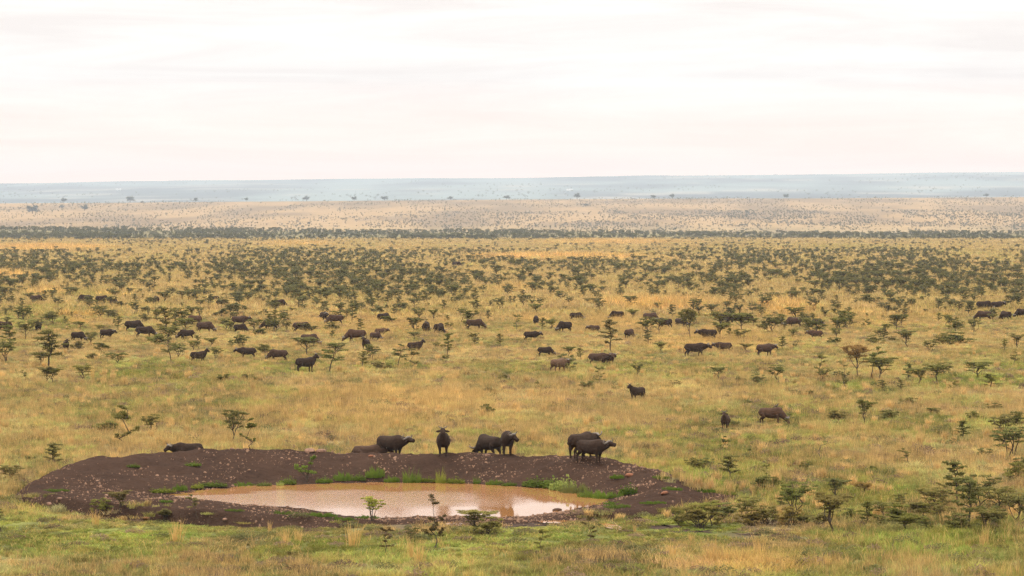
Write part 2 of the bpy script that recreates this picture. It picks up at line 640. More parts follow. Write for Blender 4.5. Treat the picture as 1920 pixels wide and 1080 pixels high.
# ------------------------------------------------------------------ earth bank and pond
nr, na = 64, 560
tt = np.linspace(-math.pi, math.pi, na, endpoint=False)
rw, rc, ro = (np.interp(tt, TH, a) for a in (RW, RC, RO))
vs = []
for k in range(nr):
    u = k / (nr - 1)
    if u < .12:
        r_ = rw - 2.5 + 2.5 * u / .12
    elif u < .55:
        r_ = rw + (rc - rw) * (u - .12) / .43
    else:
        r_ = rc + (ro + .25 - rc) * (u - .55) / .45
    x, y = PC.x + r_ * np.cos(tt), PC.y + r_ * np.sin(tt)
    vs.append(np.stack([x, y, bank_z(x, y)], 1))
vs = np.concatenate(vs)
ii = np.arange(nr * na).reshape(nr, na)
jj = np.roll(ii, -1, 1)
fc = np.stack([ii[:-1], ii[1:], jj[1:], jj[:-1]], -1).reshape(-1, 4)
me = mesh_of('earth_bank', vs.tolist(), fc.tolist(), [M_DIRT], True)
tag(link('earth_bank', me), 'ring of bare dark turned earth around the muddy pond', kind='structure')

rings = [0.02, .1, .2, .3, .4, .5, .6, .7, .78, .85, .9, .95, 1.0]
vs = []
for k, u in enumerate(rings):
    r_ = (rw + .35) * u
    vs.append(np.stack([PC.x + r_ * np.cos(tt), PC.y + r_ * np.sin(tt), np.full(na, WATER_Z)], 1))
vs = np.concatenate(vs)
ii = np.arange(len(rings) * na).reshape(len(rings), na)
jj = np.roll(ii, -1, 1)
fc = np.stack([ii[:-1], ii[1:], jj[1:], jj[:-1]], -1).reshape(-1, 4).tolist() + [tuple(range(na - 1, -1, -1))]
fc = [tuple(f) if len(f) > 4 else (f[0], f[1], f[2], f[3]) for f in fc]
me = mesh_of('pond_water', vs.tolist(), fc, [M_WATER])
px, py = pix(vs[:, 0], vs[:, 1], WATER_Z)
wob = fbm(vs[:, 0] / 3, vs[:, 1] / 2, 71, 3) - .5
ruf = sstep(0, 9, py - (917 + (px - 760) * -.004) + 12 * wob - np.abs(px - 660) * .018) * sstep(930, 800, px + 90 * wob) * (1 - .9 * sstep(935, 955, py + 8 * wob))
ruf2 = sstep(0, 8, py - 912) * sstep(700, 860, px) * sstep(1010, 930, px) * .35 * sstep(955, 940, py) * .5
set_attr(me, 'ruffle', 'FLOAT', np.clip(np.maximum(ruf, ruf2) * .85 + .010, 0, 1))
bm = bmesh.new(); bm.from_mesh(me); bmesh.ops.recalc_face_normals(bm, faces=bm.faces); bm.normal_update()
if sum(f.normal.z for f in bm.faces) < 0:
    bmesh.ops.reverse_faces(bm, faces=bm.faces)
bm.to_mesh(me); bm.free()
tag(link('pond_water', me), 'muddy brown pond water with wind ripples and a white sky reflection', kind='structure')


def flat_patch(name, pts, z, mat, label, jag=.25, seed=1):
    w = [at(p[0], p[1]) for p in pts]
    out = []
    n = len(w)
    for i in range(n):
        for k in range(14):
            p = w[i].lerp(w[(i + 1) % n], k / 14)
            j = Vector((math.sin(p.x * 3.1 + seed) + .7 * math.sin(p.y * 5.3 + p.x * 9.7 + seed), math.cos(p.x * 4.7 + p.y * 2 + seed) + .8 * math.sin(p.x * 11.3 + seed * 2), 0)) * jag * .55
            out.append(p + j)
    c = sum(out, Vector()) / len(out)
    v = [(c.x, c.y, z)] + [(p.x, p.y, z) for p in out]
    f = [(0, i + 1, (i + 1) % len(out) + 1) for i in range(len(out))]
    me = mesh_of(name, v, f, [mat])
    if sum(p.normal.z for p in me.polygons) < 0:
        me.flip_normals()
    if mat == M_WATER:
        set_attr(me, 'ruffle', 'FLOAT', np.full(len(v), .05))
    return tag(link(name, me), label, kind='structure')


flat_patch('mud', [(830, 984), (900, 979), (980, 974), (1060, 972), (1110, 975), (1130, 984), (1090, 990), (1020, 988), (930, 990)], .014, M_MUD, 'dark wet mud around the shining puddles in front of the pond', .5, 2)
flat_patch('mud', [(1172, 984), (1240, 982), (1310, 989), (1345, 996), (1290, 999), (1215, 994)], .014, M_MUD, 'dark mud hollow below the right skirt of the bank', .5, 7)
flat_patch('mud', [(1375, 1000), (1440, 1003), (1510, 1010), (1480, 1016), (1410, 1010)], .014, M_MUD, 'last dark mud hollow at the right of the spill', .4, 8)
flat_patch('mud', [(1735, 1040), (1790, 1037), (1850, 1040), (1848, 1047), (1790, 1048)], .014, M_MUD, 'small dark mud patch in the grass at lower right', .2, 3)
flat_patch('puddle', [(992, 975), (1020, 968), (1050, 971), (1070, 978), (1050, 984), (1010, 983)], .055, M_WATER, 'white shining puddle in the mud below the two rocks', .35, 4)
flat_patch('puddle', [(1126, 983), (1146, 984), (1172, 993), (1160, 996), (1138, 992)], .055, M_WATER, 'small thin puddle shining white at the right end of the mud', .12, 5)
flat_patch('puddle', [(832, 979), (860, 977), (872, 985), (862, 991), (838, 987)], .055, M_WATER, 'broken puddle beside the twiggy sapling in front of the pond', .3, 6)

# ------------------------------------------------------------------ instanced stuff (grass, scrub, pebbles)
def stuff_object(name, pts, rot, scl, pick, tints, sources, label):
    me = bpy.data.meshes.new(name)
    me.from_pydata(pts.tolist(), [], [])
    set_attr(me, 'rot', 'FLOAT_VECTOR', rot)
    set_attr(me, 'scl', 'FLOAT_VECTOR', scl)
    set_attr(me, 'pick', 'INT', pick.astype(np.int32))
    if tints is not None:
        set_attr(me, 'tint', 'FLOAT_COLOR', rgba(tints))
    o = link(name, me)
    tag(o, label, kind='stuff')
    c = bpy.data.collections.new(name + '_kinds')
    for s in sources:
        c.objects.link(s)
    g = bpy.data.node_groups.new(name + '_spread', 'GeometryNodeTree')
    g.interface.new_socket('Geometry', in_out='INPUT', socket_type='NodeSocketGeometry')
    g.interface.new_socket('Geometry', in_out='OUTPUT', socket_type='NodeSocketGeometry')
    gi, go = N(g, 'NodeGroupInput'), N(g, 'NodeGroupOutput')
    iop = N(g, 'GeometryNodeInstanceOnPoints')
    ci = N(g, 'GeometryNodeCollectionInfo')
    ci.inputs['Collection'].default_value = c
    ci.inputs['Separate Children'].default_value = True
    ci.inputs['Reset Children'].default_value = True

    def na_(n, ty):
        a = N(g, 'GeometryNodeInputNamedAttribute', data_type=ty)
        a.inputs[0].default_value = n
        return a.outputs[0]
    L(g, gi.outputs[0], iop.inputs['Points'])
    L(g, ci.outputs[0], iop.inputs['Instance'])
    iop.inputs['Pick Instance'].default_value = True
    L(g, na_('pick', 'INT'), iop.inputs['Instance Index'])
    L(g, na_('rot', 'FLOAT_VECTOR'), iop.inputs['Rotation'])
    L(g, na_('scl', 'FLOAT_VECTOR'), iop.inputs['Scale'])
    L(g, iop.outputs[0], go.inputs[0])
    mo = o.modifiers.new('spread', 'NODES')
    mo.node_group = g
    return o


def grass_patch(name, size, n, hmin, hmax, wid, lean, dryshare, clumps=0, tallshare=0.0, tall=1.0):
    v, f, var, dry = [], [], [], []
    cl = [(random.uniform(-size, size) / 2, random.uniform(-size, size) / 2, random.uniform(.7, 1.3), random.uniform(.72, 1.2)) for _ in range(max(clumps, 1))]
    for _ in range(n):
        if clumps:
            cx, cy, ch, cvar = random.choice(cl)
            x, y = random.gauss(cx, .09), random.gauss(cy, .09)
        else:
            x, y, ch, cvar = random.uniform(-size, size) / 2, random.uniform(-size, size) / 2, 1, 1
        h = random.uniform(hmin, hmax) * ch
        w = wid
        d = 1.0 if random.random() < dryshare else random.uniform(0, .15)
        if random.random() < tallshare:
            h *= random.uniform(1.5, 2.2) * tall
            w *= .6
            d = random.uniform(.6, 1)
        a = random.uniform(0, 6.283)
        ln = random.uniform(.2, 1) * lean * h
        dx, dy = math.cos(a) * ln, math.sin(a) * ln
        b = random.uniform(0, 6.283)
        ux, uy = math.cos(b) * w, math.sin(b) * w
        i = len(v)
        v += [(x - ux, y - uy, -.03), (x + ux, y + uy, -.03), (x + dx * .4 + ux * .8, y + dy * .4 + uy * .8, h * .6),
              (x + dx * .4 - ux * .8, y + dy * .4 - uy * .8, h * .6), (x + dx, y + dy, h)]
        f += [(i, i + 1, i + 2, i + 3), (i + 3, i + 2, i + 4)]
        k = random.uniform(.72, 1.25) * cvar
        var += [k] * 5
        dry += [d] * 5
    me = mesh_of(name, v, f, [M_GRASS])
    set_attr(me, 'var', 'FLOAT', np.array(var))
    set_attr(me, 'dry', 'FLOAT', np.array(dry))
    return bpy.data.objects.new(name, me)


def herb_patch(name, r, h, n):
    """a low rounded herb made of small leaves"""
    mb = MB()
    for _ in range(n):
        a, q = random.uniform(0, 6.283), math.sqrt(random.random())
        z = h * (1 - q * q * .8) * random.uniform(.25, 1)
        mb.quad((math.cos(a) * q * r, math.sin(a) * q * r, z), (random.gauss(0, .6), random.gauss(0, .6), 1), random.uniform(.02, .05), random.uniform(.015, .035), random.uniform(0, 6.28))
    me = mb.mesh(name, [M_GRASS])
    set_attr(me, 'var', 'FLOAT', np.repeat(np.random.default_rng(n).uniform(.7, 1.3, n), 4))
    set_attr(me, 'dry', 'FLOAT', np.zeros(n * 4))
    return bpy.data.objects.new(name, me)


G = [grass_patch('grass_patch_a', 1.5, 190, .16, .34, .011, .8, .05, 9),
     grass_patch('grass_patch_b', 1.5, 190, .18, .42, .010, .6, .15, 7, .12, 1.0),
     grass_patch('grass_patch_c', 1.5, 170, .15, .30, .012, .9, .25, 0, .10, 1.1),
     grass_patch('grass_patch_d', 1.2, 200, .20, .38, .014, 1.1, .02, 4),
     grass_patch('grass_patch_e', 1.4, 150, .22, .50, .009, .5, .45, 5, .3, 1.0),
     grass_patch('grass_patch_f', 3.4, 230, .25, .55, .035, .7, .15, 10, .12, .9),
     grass_patch('grass_patch_g', 3.4, 230, .30, .60, .030, .6, .35, 8, .2, 1.0),
     herb_patch('grass_patch_h', .48, .42, 330), herb_patch('grass_patch_i', .62, .34, 420),
     grass_patch('grass_patch_j', .5, 90, .45, .85, .012, .35, .1, 1)]


def band(d0, d1, per_m2, wide=1.22):
    """points strewn evenly over the part of the plain within the view's reach"""
    out = []
    edges = np.linspace(d0, d1, 41)
    for a, b in zip(edges[:-1], edges[1:]):
        hw = .16 * wide * b + 4
        n = int((b - a) * 2 * hw * per_m2)
        out.append(np.stack([rng.uniform(-hw, hw, n), rng.uniform(a, b, n)], 1))
    return np.concatenate(out)


nearp = band(112, 260, 1.75)
midp = band(260, 470, .95)
farp = band(470, 1000, .16)
vfar = band(1000, 2700, .018)
P = np.concatenate([nearp, midp, farp, vfar])
isfar = np.arange(len(P)) >= len(nearp) + len(midp)
r, rw_, rc_, ro_, hc_ = polar(P[:, 0], P[:, 1])
edge = ro_ - r + 3.0 * (fbm(P[:, 0] / 1.6, P[:, 1] / 1.6, 83, 3) - .5)
keep = edge < .75
# sparse growth on the low right hand and front skirts of the bank
ppx, ppy = pix(P[:, 0], P[:, 1])
skirt = (r > rc_ + .4) & (r < ro_) & (((ppx > 1180) & (ppy > 880)) | (ppy > 985)) & (fbm(P[:, 0] / 1.8, P[:, 1] / 1.8, 89, 2) > .64)
keep |= skirt
mudn = fbm(P[:, 0] / 1.1, P[:, 1] / 1.1, 97, 2)
inmud = (np.abs(ppy - np.interp(ppx, [830, 980, 1120, 1300, 1500], [985, 981, 985, 997, 1013])) < np.interp(ppx, [830, 980, 1120, 1300, 1500], [6, 8, 9, 6, 4])) & (ppx > 828) & (ppx < 1505)
inmud2 = (np.abs(ppy - 1043) < 4) & (ppx > 1735) & (ppx < 1850)
keep &= ~((inmud | inmud2) & (mudn < .50))
P, isfar, ppx, ppy = P[keep], isfar[keep], ppx[keep], ppy[keep]
n = len(P)
tn = tint(P[:, 0], P[:, 1])
tn *= rng.uniform(.68, 1.32, (n, 1))
tn *= (1 + rng.uniform(-.13, .13, (n, 3)))
greenish = tn[:, 1] / tn[:, 0] > .85
f5 = fbm(P[:, 0] / 3, P[:, 1] / 4, 101, 3)
pick = np.where(greenish, np.where(f5 > .5, 0, 3), np.where(f5 > .54, 4, np.where(f5 > .46, 1, 2)))
pick = np.where(rng.random(n) < .2, rng.integers(0, 5, n), pick)
pick = np.where(isfar, np.where(rng.random(n) < .5, 5, 6), pick)
gd = blobs(ppx, ppy, GOLDS, np.zeros(n))
s = rng.uniform(.75, 1.3, n) * (1 + .7 * gd)
zf = rng.uniform(.75, 1.25, n)
# the sward by the water and below it is grazed short
shortness = np.interp(ppy, [940, 975, 985, 1012, 1040, 1080], [1, .55, .30, .38, .6, .8])
zf *= np.where(ppx < 1500, shortness, np.interp(ppx, [1500, 1650], [0, 1]) * (1 - shortness) + shortness)
for bx_, by_ in ((1193, 751), (1360, 805), (1444, 796), (1303, 669), (1047, 698), (573, 698), (1434, 668)):
    q0 = at(bx_, by_)
    dx_, dy_ = P[:, 0] - q0.x, P[:, 1] - q0.y
    zf = np.where((np.abs(dx_) < 2.0) & (dy_ < 1.2) & (dy_ > -5), zf * .42, zf)
zf *= np.where((P[:, 1] > 300) & (P[:, 1] < 500), .8, 1.0)
vf = P[:, 1] > 1000
s = np.where(vf, s * 2.6, s)
zf = np.where(vf, zf * .45, zf)
# herbs and stout tussocks stand out of the sward
q_ = rng.random(n)
herb = (q_ < .15) & ~isfar
hcl = fbm(P[:, 0] / 5, P[:, 1] / 9, 211, 3)
herb &= hcl > .36
pick = np.where(herb, np.where(rng.random(n) < .5, 7, 8), pick)
stout = (q_ > .955) & ~isfar & (ppy < 985)
pick = np.where(stout, 9, pick)
hcol = np.where(rng.random((n, 1)) < .5, np.array([[.15, .15, .06]]), np.array([[.20, .135, .09]])) * rng.uniform(.7, 1.4, (n, 1))
tn = np.where(herb[:, None], hcol, tn)
tn = np.where(stout[:, None], np.array([[.66, .46, .19]]) * rng.uniform(.8, 1.15, (n, 1)), tn)
zf = np.where(herb, np.maximum(zf, .6), zf)
scl = np.stack([s, s, s * zf], 1)
rot = np.stack([np.zeros(n), np.zeros(n), rng.uniform(0, 6.283, n)], 1)
pts = np.stack([P[:, 0], P[:, 1], surf_z(P[:, 0], P[:, 1])], 1)
stuff_object('grass', pts, rot, scl, pick, tn, G, 'dry straw and green savannah grass covering the plain')

# ------------------------------------------------------------------ thorn trees: nine growth forms, each with trunk and crown
def pad(mb, c, rx, rz, n, size):
    for _ in range(int(n * 1.35)):
        a, q = random.uniform(0, 6.283), math.sqrt(random.random())
        p = (c[0] + math.cos(a) * q * rx, c[1] + math.sin(a) * q * rx, c[2] + random.gauss(0, 1) * rz * (1.1 - q * .7))
        mb.quad(p, (random.gauss(0, .55), random.gauss(0, .55), 1), size * random.uniform(.5, 1.3), size * random.uniform(.35, .8), random.uniform(0, 6.283))


def limb(mb, p0, p1, r0, r1, wob=.06, segs=4):
    p0, p1 = Vector(p0), Vector(p1)
    pts, rs = [p0], [r0]
    ln = (p1 - p0).length
    for i in range(1, segs):
        u = i / segs
        p = p0.lerp(p1, u) + Vector((random.gauss(0, wob), random.gauss(0, wob), random.gauss(0, wob * .6))) * ln
        pts.append(p)
        rs.append(r0 + (r1 - r0) * u)
    pts.append(p1)
    rs.append(r1)
    mb.tube(pts, rs, 5)
    return pts


def make_tree_meshes(form, seed, leafmat, deadmat=None):
    """unit tree one metre tall scaled at use; built at real size 2.4 m then normalised"""
    random.seed(seed)
    tk, cr = MB(), MB()
    H = 2.4
    ls = .058
    if form == 'umbrella':
        top = Vector((random.uniform(-.2, .2), random.uniform(-.2, .2), H * .62))
        tr = limb(tk, (0, 0, -.1), top, .062, .045, .05)
        for i in range(9):
            a = i * .698 + random.uniform(-.35, .35)
            rr = random.uniform(.45, 1.25)
            e = top + Vector((math.cos(a) * rr, math.sin(a) * rr, H * random.uniform(.22, .38) + .05 * (1 - rr)))
            pp = limb(tk, tr[random.choice((2, 3, 4))], e, .032, .012, .07)
            for q in (pp[2], pp[3], pp[4]):
                pad(cr, q, random.uniform(.22, .42), .045, 75, ls)
            for k in range(2):
                e2 = e + Vector((random.uniform(-.4, .4), random.uniform(-.4, .4), random.uniform(-.06, .12)))
                limb(tk, pp[3], e2, .014, .006, .08, 3)
                pad(cr, e2, random.uniform(.18, .34), .04, 60, ls)
    elif form == 'layered':
        top = Vector((random.uniform(-.25, .25), random.uniform(-.25, .25), H * .96))
        tr = limb(tk, (0, 0, -.1), top, .058, .016, .045, 6)
        for i in range(12):
            z = .32 + .62 * (i / 11)
            base = Vector((0, 0, 0)).lerp(top, z) if i else tr[2]
            a = i * 2.4 + random.uniform(-.5, .5)
            rr = random.uniform(.35, .95) * (1.15 - .55 * z)
            e = base + Vector((math.cos(a) * rr, math.sin(a) * rr, random.uniform(.05, .28)))
            pp = limb(tk, base, e, .024, .008, .08)
            for q in (pp[2], pp[4]):
                pad(cr, q, random.uniform(.16, .34), .04, 80, ls)
        pad(cr, top, .25, .07, 90, ls)
    elif form == 'vase':
        for i in range(5):
            a = i * 1.257 + random.uniform(-.4, .4)
            rr = random.uniform(.4, .95)
            e = Vector((math.cos(a) * rr, math.sin(a) * rr, H * random.uniform(.72, .98)))
            pp = limb(tk, (math.cos(a) * .05, math.sin(a) * .05, -.1), e, .045, .015, .08, 5)
            for q in (pp[3], pp[4], pp[5]):
                pad(cr, q, random.uniform(.2, .42), .055, 95, ls)
            for k in range(3):
                e2 = pp[4] + Vector((random.uniform(-.5, .5), random.uniform(-.5, .5), random.uniform(-.05, .3)))
                limb(tk, pp[3], e2, .018, .007, .08, 3)
                pad(cr, e2, random.uniform(.18, .34), .045, 75, ls)
    elif form == 'bush':
        H = 1.3
        for i in range(13):
            a = random.uniform(0, 6.283)
            rr = random.uniform(.15, 1.05)
            e = Vector((math.cos(a) * rr, math.sin(a) * rr, H * random.uniform(.45, .98) * (1.06 - .30 * rr)))
            pp = limb(tk, (math.cos(a) * .08, math.sin(a) * .08, -.08), e, .026, .008, .1)
            for q in (pp[3], pp[4]):
                pad(cr, q, random.uniform(.14, .32), .06, 70, ls)
    elif form == 'leaning':
        dx = .75
        mid = Vector((dx * .35, .05, H * .45))
        top = Vector((dx, 0, H * .86))
        a1 = limb(tk, (0, 0, -.1), mid, .055, .042, .04, 3)
        a2 = limb(tk, mid, top, .042, .018, .06, 4)
        for i in range(9):
            b = random.choice(a2)
            e = b + Vector((random.uniform(-.9, .8), random.uniform(-.6, .6), random.uniform(.02, .32)))
            pp = limb(tk, b, e, .02, .007, .08)
            pad(cr, pp[2], random.uniform(.15, .3), .04, 60, ls)
            pad(cr, e, random.uniform(.2, .4), .045, 100, ls)
    elif form == 'sparse':
        top = Vector((random.uniform(-.3, .3), random.uniform(-.2, .2), H * .95))
        tr = limb(tk, (0, 0, -.1), top, .048, .012, .07, 6)
        for i in range(10):
            b = random.choice(tr[2:])
            a = random.uniform(0, 6.283)
            rr = random.uniform(.25, .75)
            e = b + Vector((math.cos(a) * rr, math.sin(a) * rr, random.uniform(.05, .4)))
            pp = limb(tk, b, e, .02, .006, .1)
            for q in (pp[2], pp[3], pp[4]):
                pad(cr, q, random.uniform(.10, .24), .05, 40, ls)
    elif form == 'twig':
        tr = limb(tk, (0, 0, -.1), (.25, 0, H * .62), .05, .03, .05, 5)
        limb(tk, tr[-1], (.95, .1, H * .97), .03, .008, .06, 5)
        limb(tk, tr[3], (-.25, .1, H * .68), .022, .006, .08, 4)
        limb(tk, tr[4], (.1, -.2, H * .82), .018, .005, .08, 4)
        limb(tk, tr[-1], (.05, .2, H * .88), .016, .005, .08, 4)
        pad(cr, (.55, .05, H * .84), .2, .04, 22, ls)
    elif form == 'shrublet':
        H = .8
        for i in range(11):
            a = random.uniform(0, 6.283)
            rr = random.uniform(.1, .5)
            e = Vector((math.cos(a) * rr, math.sin(a) * rr, H * random.uniform(.4, 1)))
            pp = limb(tk, (0, 0, -.08), e, .018, .005, .1)
            pad(cr, pp[3], .14, .07, 40, ls)
            pad(cr, e, .16, .06, 50, ls)
    # normalise to one metre
    top = max(v.z for v in tk.v + cr.v)
    k = 1.0 / top
    for m in (tk, cr):
        m.v = [v * k for v in m.v]
    return tk.mesh('trunk', [deadmat or M_BARK]), cr.mesh('crown', [leafmat])


FORMS = {}
for i, (nm, form, cnt) in enumerate([('U', 'umbrella', 3), ('L', 'layered', 3), ('V', 'vase', 2), ('B', 'bush', 3), ('N', 'leaning', 2), ('S', 'sparse', 3), ('D', 'twig', 2), ('s', 'shrublet', 2)]):
    FORMS[nm] = [make_tree_meshes(form, 100 + 10 * i + j, M_LEAF, M_DEADBARK if nm == 'D' else None) for j in range(cnt)]
random.seed(5)

# x, y of the foot, height in pixels of the photograph, form, width factor
TREES = [
    # the near belt, in front of and beside the pond
    (3, 998, 48, 'N', 1), (20, 907, 32, 'U', 1.5), (100, 882, 50, 'L', 1), (226, 966, 42, 'U', 1), (190, 966, 33, 'B', 1), (370, 976, 43, 'N', .7), (310, 972, 18, 's', 1.2),
    (230, 842, 77, 'S', 1), (437, 835, 64, 'U', .62), (470, 843, 56, 'S', .9), (282, 815, 36, 'V', 1), (197, 815, 26, 's', 1.3),
    (699, 976, 43, 'V', .9), (814, 1030, 95, 'S', .7), (719, 1040, 48, 'S', 1), (769, 1020, 30, 'U', .8), (888, 1002, 44, 'U', 1.5), (915, 1004, 38, 'B', 1.2), (550, 1048, 15, 's', 1.4),
    (1105, 1022, 52, 'S', .8), (1013, 1042, 46, 'S', 1.1), (1172, 1079, 13, 'U', 2.4), (1312, 990, 46, 'B', 1.4), (1335, 986, 44, 'U', 1.1), (1273, 985, 30, 's', .8), (1400, 981, 46, 'V', .9),
    (1422, 922, 32, 'B', 1.0), (1435, 985, 40, 'B', 1.2), (1152, 845, 28, 'D', .6), (1360, 855, 36, 'S', 1), (1366, 902, 48, 'L', 1.2), (1302, 883, 26, 'B', 1.4), (1328, 881, 24, 'B', 1.2),
    (1532, 870, 45, 'D', 1.1), (1705, 874, 32, 'N', .9), (1892, 860, 58, 'V', 1.1), (1807, 828, 38, 'L', 1.1), (1845, 860, 22, 'B', 1.2), (1915, 884, 28, 'B', 1), (1450, 915, 22, 'B', 1.2),
    (1565, 942, 44, 'U', .9), (1490, 973, 66, 'V', .9), (1458, 966, 40, 'N', .9), (1557, 1001, 74, 'U', 1.0), (1620, 932, 26, 'U', 1.4), (1624, 988, 46, 'L', 1.1), (1590, 976, 24, 'B', 1.3),
    (1690, 988, 46, 'B', 1.5), (1725, 986, 50, 'N', 1), (1752, 966, 48, 'U', 1.1), (1795, 951, 82, 'L', .9), (1822, 992, 94, 'L', .9), (1835, 962, 68, 'V', .9), (1862, 986, 40, 'B', 1.1),
    (1910, 986, 60, 'V', .9), (1541, 1071, 46, 'D', .6), (1672, 1037, 32, 'D', .9), (1655, 1056, 30, 'D', .8), (1627, 1071, 13, 's', 1.7), (1880, 1036, 16, 'B', 1.6),
    (1406, 986, 34, 'B', 1.3), (1480, 986, 38, 'B', 1.1), (1713, 969, 32, 'B', 1.5), (1684, 962, 36, 'L', 1.3), (1768, 977, 32, 'B', 1.4), (1890, 962, 34, 'B', 1.5), (1500, 986, 22, 'B', 1.3), (1697, 1002, 34, 'U', 1.7),
    (1358, 972, 32, 'B', 1.4), (1440, 902, 30, 'S', 1), (1405, 864, 26, 'S', .8), (1507, 881, 17, 'B', 1.9), (1616, 893, 13, 's', 1.4), (1640, 886, 13, 's', 1.4), (1805, 1000, 40, 'B', 1.4), (1848, 1000, 46, 'U', 1.2), (1738, 1000, 30, 'L', 1.4),
    (1775, 962, 55, 'S', 1), (1874, 968, 52, 'U', 1), (1535, 986, 26, 'B', 1.4), (1655, 975, 34, 'U', 1.4), (1290, 978, 26, 'B', 1.3), (1905, 905, 40, 'B', 1.2), (60, 868, 14, 's', 1.4),
    # the middle ground
    (1490, 746, 16, 'B', 1.4), (1400, 762, 13, 's', 1.4), (1700, 762, 18, 'B', 1.5), (1826, 792, 22, 'B', 1.3), (1862, 772, 18, 'B', 1.6), (1902, 802, 32, 'B', 1.2), (1880, 822, 44, 'V', 1), (1520, 745, 14, 's', 1.5), (1690, 735, 22, 'L', 1.2), (1770, 706, 26, 'V', 1.2),
    (87, 721, 32, 'U', 1.1), (97, 721, 28, 'U', 1.1), (97, 693, 71, 'L', 1.1), (77, 689, 27, 'U', 1.4), (50, 718, 23, 'N', .9), (156, 721, 34, 'U', .9), (222, 686, 23, 'U', 1.5), (322, 681, 46, 'N', .8),
    (336, 673, 27, 'V', 1), (172, 676, 14, 's', 1.2), (309, 629, 50, 'L', 1), (328, 636, 32, 'L', 1), (20, 653, 42, 'L', 1), (8, 681, 42, 'V', 1), (147, 656, 17, 'B', 1.4), (195, 661, 20, 'B', 1.3),
    (362, 661, 21, 'U', 1), (397, 653, 19, 'U', 1.4), (405, 673, 21, 'V', 1.2), (450, 653, 27, 'B', 1.2), (150, 621, 17, 'U', 1.3), (187, 623, 13, 'U', 1.3), (420, 716, 16, 's', 1.3), (467, 716, 16, 's', 1.5),
    (616, 701, 54, 'N', 1), (628, 671, 27, 'U', 1.2), (575, 666, 32, 'U', 1.3), (681, 691, 31, 'L', 1), (696, 676, 29, 'V', 1), (745, 689, 42, 'N', .9), (776, 691, 36, 'S', 1.2),
    (777, 641, 18, 'U', 1.2), (835, 681, 15, 'V', 1), (840, 669, 42, 'L', .8), (890, 651, 25, 'L', 1), (937, 653, 26, 'L', .8), (500, 666, 22, 'B', 1.2), (919, 741, 16, 's', 1.5), (869, 761, 11, 'B', 1.6),
    (908, 781, 22, 's', 1.2), (635, 798, 9, 's', 1.8), (942, 713, 11, 's', 1.3), (710, 696, 19, 'B', 1.4), (730, 694, 15, 'B', 1.4), (532, 613, 24, 'V', .9), (660, 606, 36, 'L', .9),
    (1196, 711, 27, 'U', .9), (1120, 723, 34, 'S', 1.1), (1067, 671, 20, 'U', 1.1), (1088, 676, 23, 'L', .9), (1147, 661, 60, 'L', .9), (1216, 649, 29, 'L', .9), (1292, 641, 58, 'U', .5),
    (1350, 638, 32, 'U', 1.1), (1388, 641, 23, 'V', 1.2), (1366, 636, 20, 'L', 1), (1398, 661, 16, 'U', 1.7), (1346, 713, 24, 'U', 1.1), (1266, 726, 14, 'B', 1.5), (1422, 721, 21, 'B', 1.2), (1390, 721, 15, 's', 1),
    (1240, 661, 19, 'U', 1.3), (1007, 731, 16, 'S', 1.4), (1100, 731, 18, 's', 1.3), (1143, 733, 11, 's', 1.3), (1222, 741, 21, 'D', .35), (1027, 771, 13, 's', 1.3), (1380, 801, 13, 's', 1.3), (1060, 694, 32, 'B', 1.0),
    (1035, 621, 22, 'U', 1.1), (1005, 593, 22, 'U', 1), (1187, 601, 20, 'U', 1.1), (1455, 716, 30, 'V', 1), (1536, 713, 46, 'S', 1), (1584, 733, 52, 'S', .8), (1545, 716, 26, 'V', 1), (1572, 713, 19, 'B', 1.1),
    (1607, 711, 60, 'U', .7), (1632, 713, 60, 'N', .6), (1652, 716, 43, 'U', 1.2), (1656, 734, 21, 'L', 1.2), (1702, 716, 33, 'L', 1), (1725, 726, 36, 'U', 1.1), (1755, 723, 38, 'U', 1.1),
    (1792, 736, 36, 'S', 1), (1832, 713, 33, 'U', 1.4), (1860, 731, 29, 'L', 1.7), (1900, 688, 28, 'N', .8), (1907, 656, 29, 'U', 1), (1882, 661, 23, 'L', .9), (1795, 646, 26, 'B', 2.0), (1770, 648, 22, 'B', 1.6), (1742, 663, 24, 'V', 1), (1700, 653, 33, 'U', 1.1),
    (1640, 646, 19, 'B', 1.5), (1675, 641, 11, 'B', 1.6), (1565, 646, 14, 'B', 1.9), (1657, 641, 26, 'L', 1), (1592, 616, 24, 'L', .9), (1619, 803, 51, 'U', .6), (1570, 793, 25, 'B', 1.5), (1665, 791, 24, 'B', 1.6),
    (1745, 781, 16, 'U', 1.1), (1757, 781, 15, 'U', 1.2), (1505, 781, 16, 'D', .7), (1480, 806, 29, 'S', 1.2), (1515, 791, 14, 'B', 1.7), (1467, 658, 26, 'L', .9), (1490, 653, 9, 'V', 1.2),
]
print('traced trees', len(TREES))
DESC = {'U': 'flat-topped thorn tree', 'L': 'layered thorn tree', 'V': 'many-stemmed thorn tree', 'B': 'low spreading thorn bush', 'N': 'leaning thorn tree', 'S': 'sparse thorn tree', 'D': 'bare dead thorn tree', 's': 'small leafy shrub'}
NAME = {'U': 'thorn_tree', 'L': 'thorn_tree', 'V': 'thorn_tree', 'N': 'thorn_tree', 'S': 'thorn_tree', 'B': 'thorn_bush', 'D': 'dead_tree', 's': 'shrub'}
CAT = {'thorn_tree': 'tree', 'thorn_bush': 'bush', 'dead_tree': 'tree', 'shrub': 'shrub'}
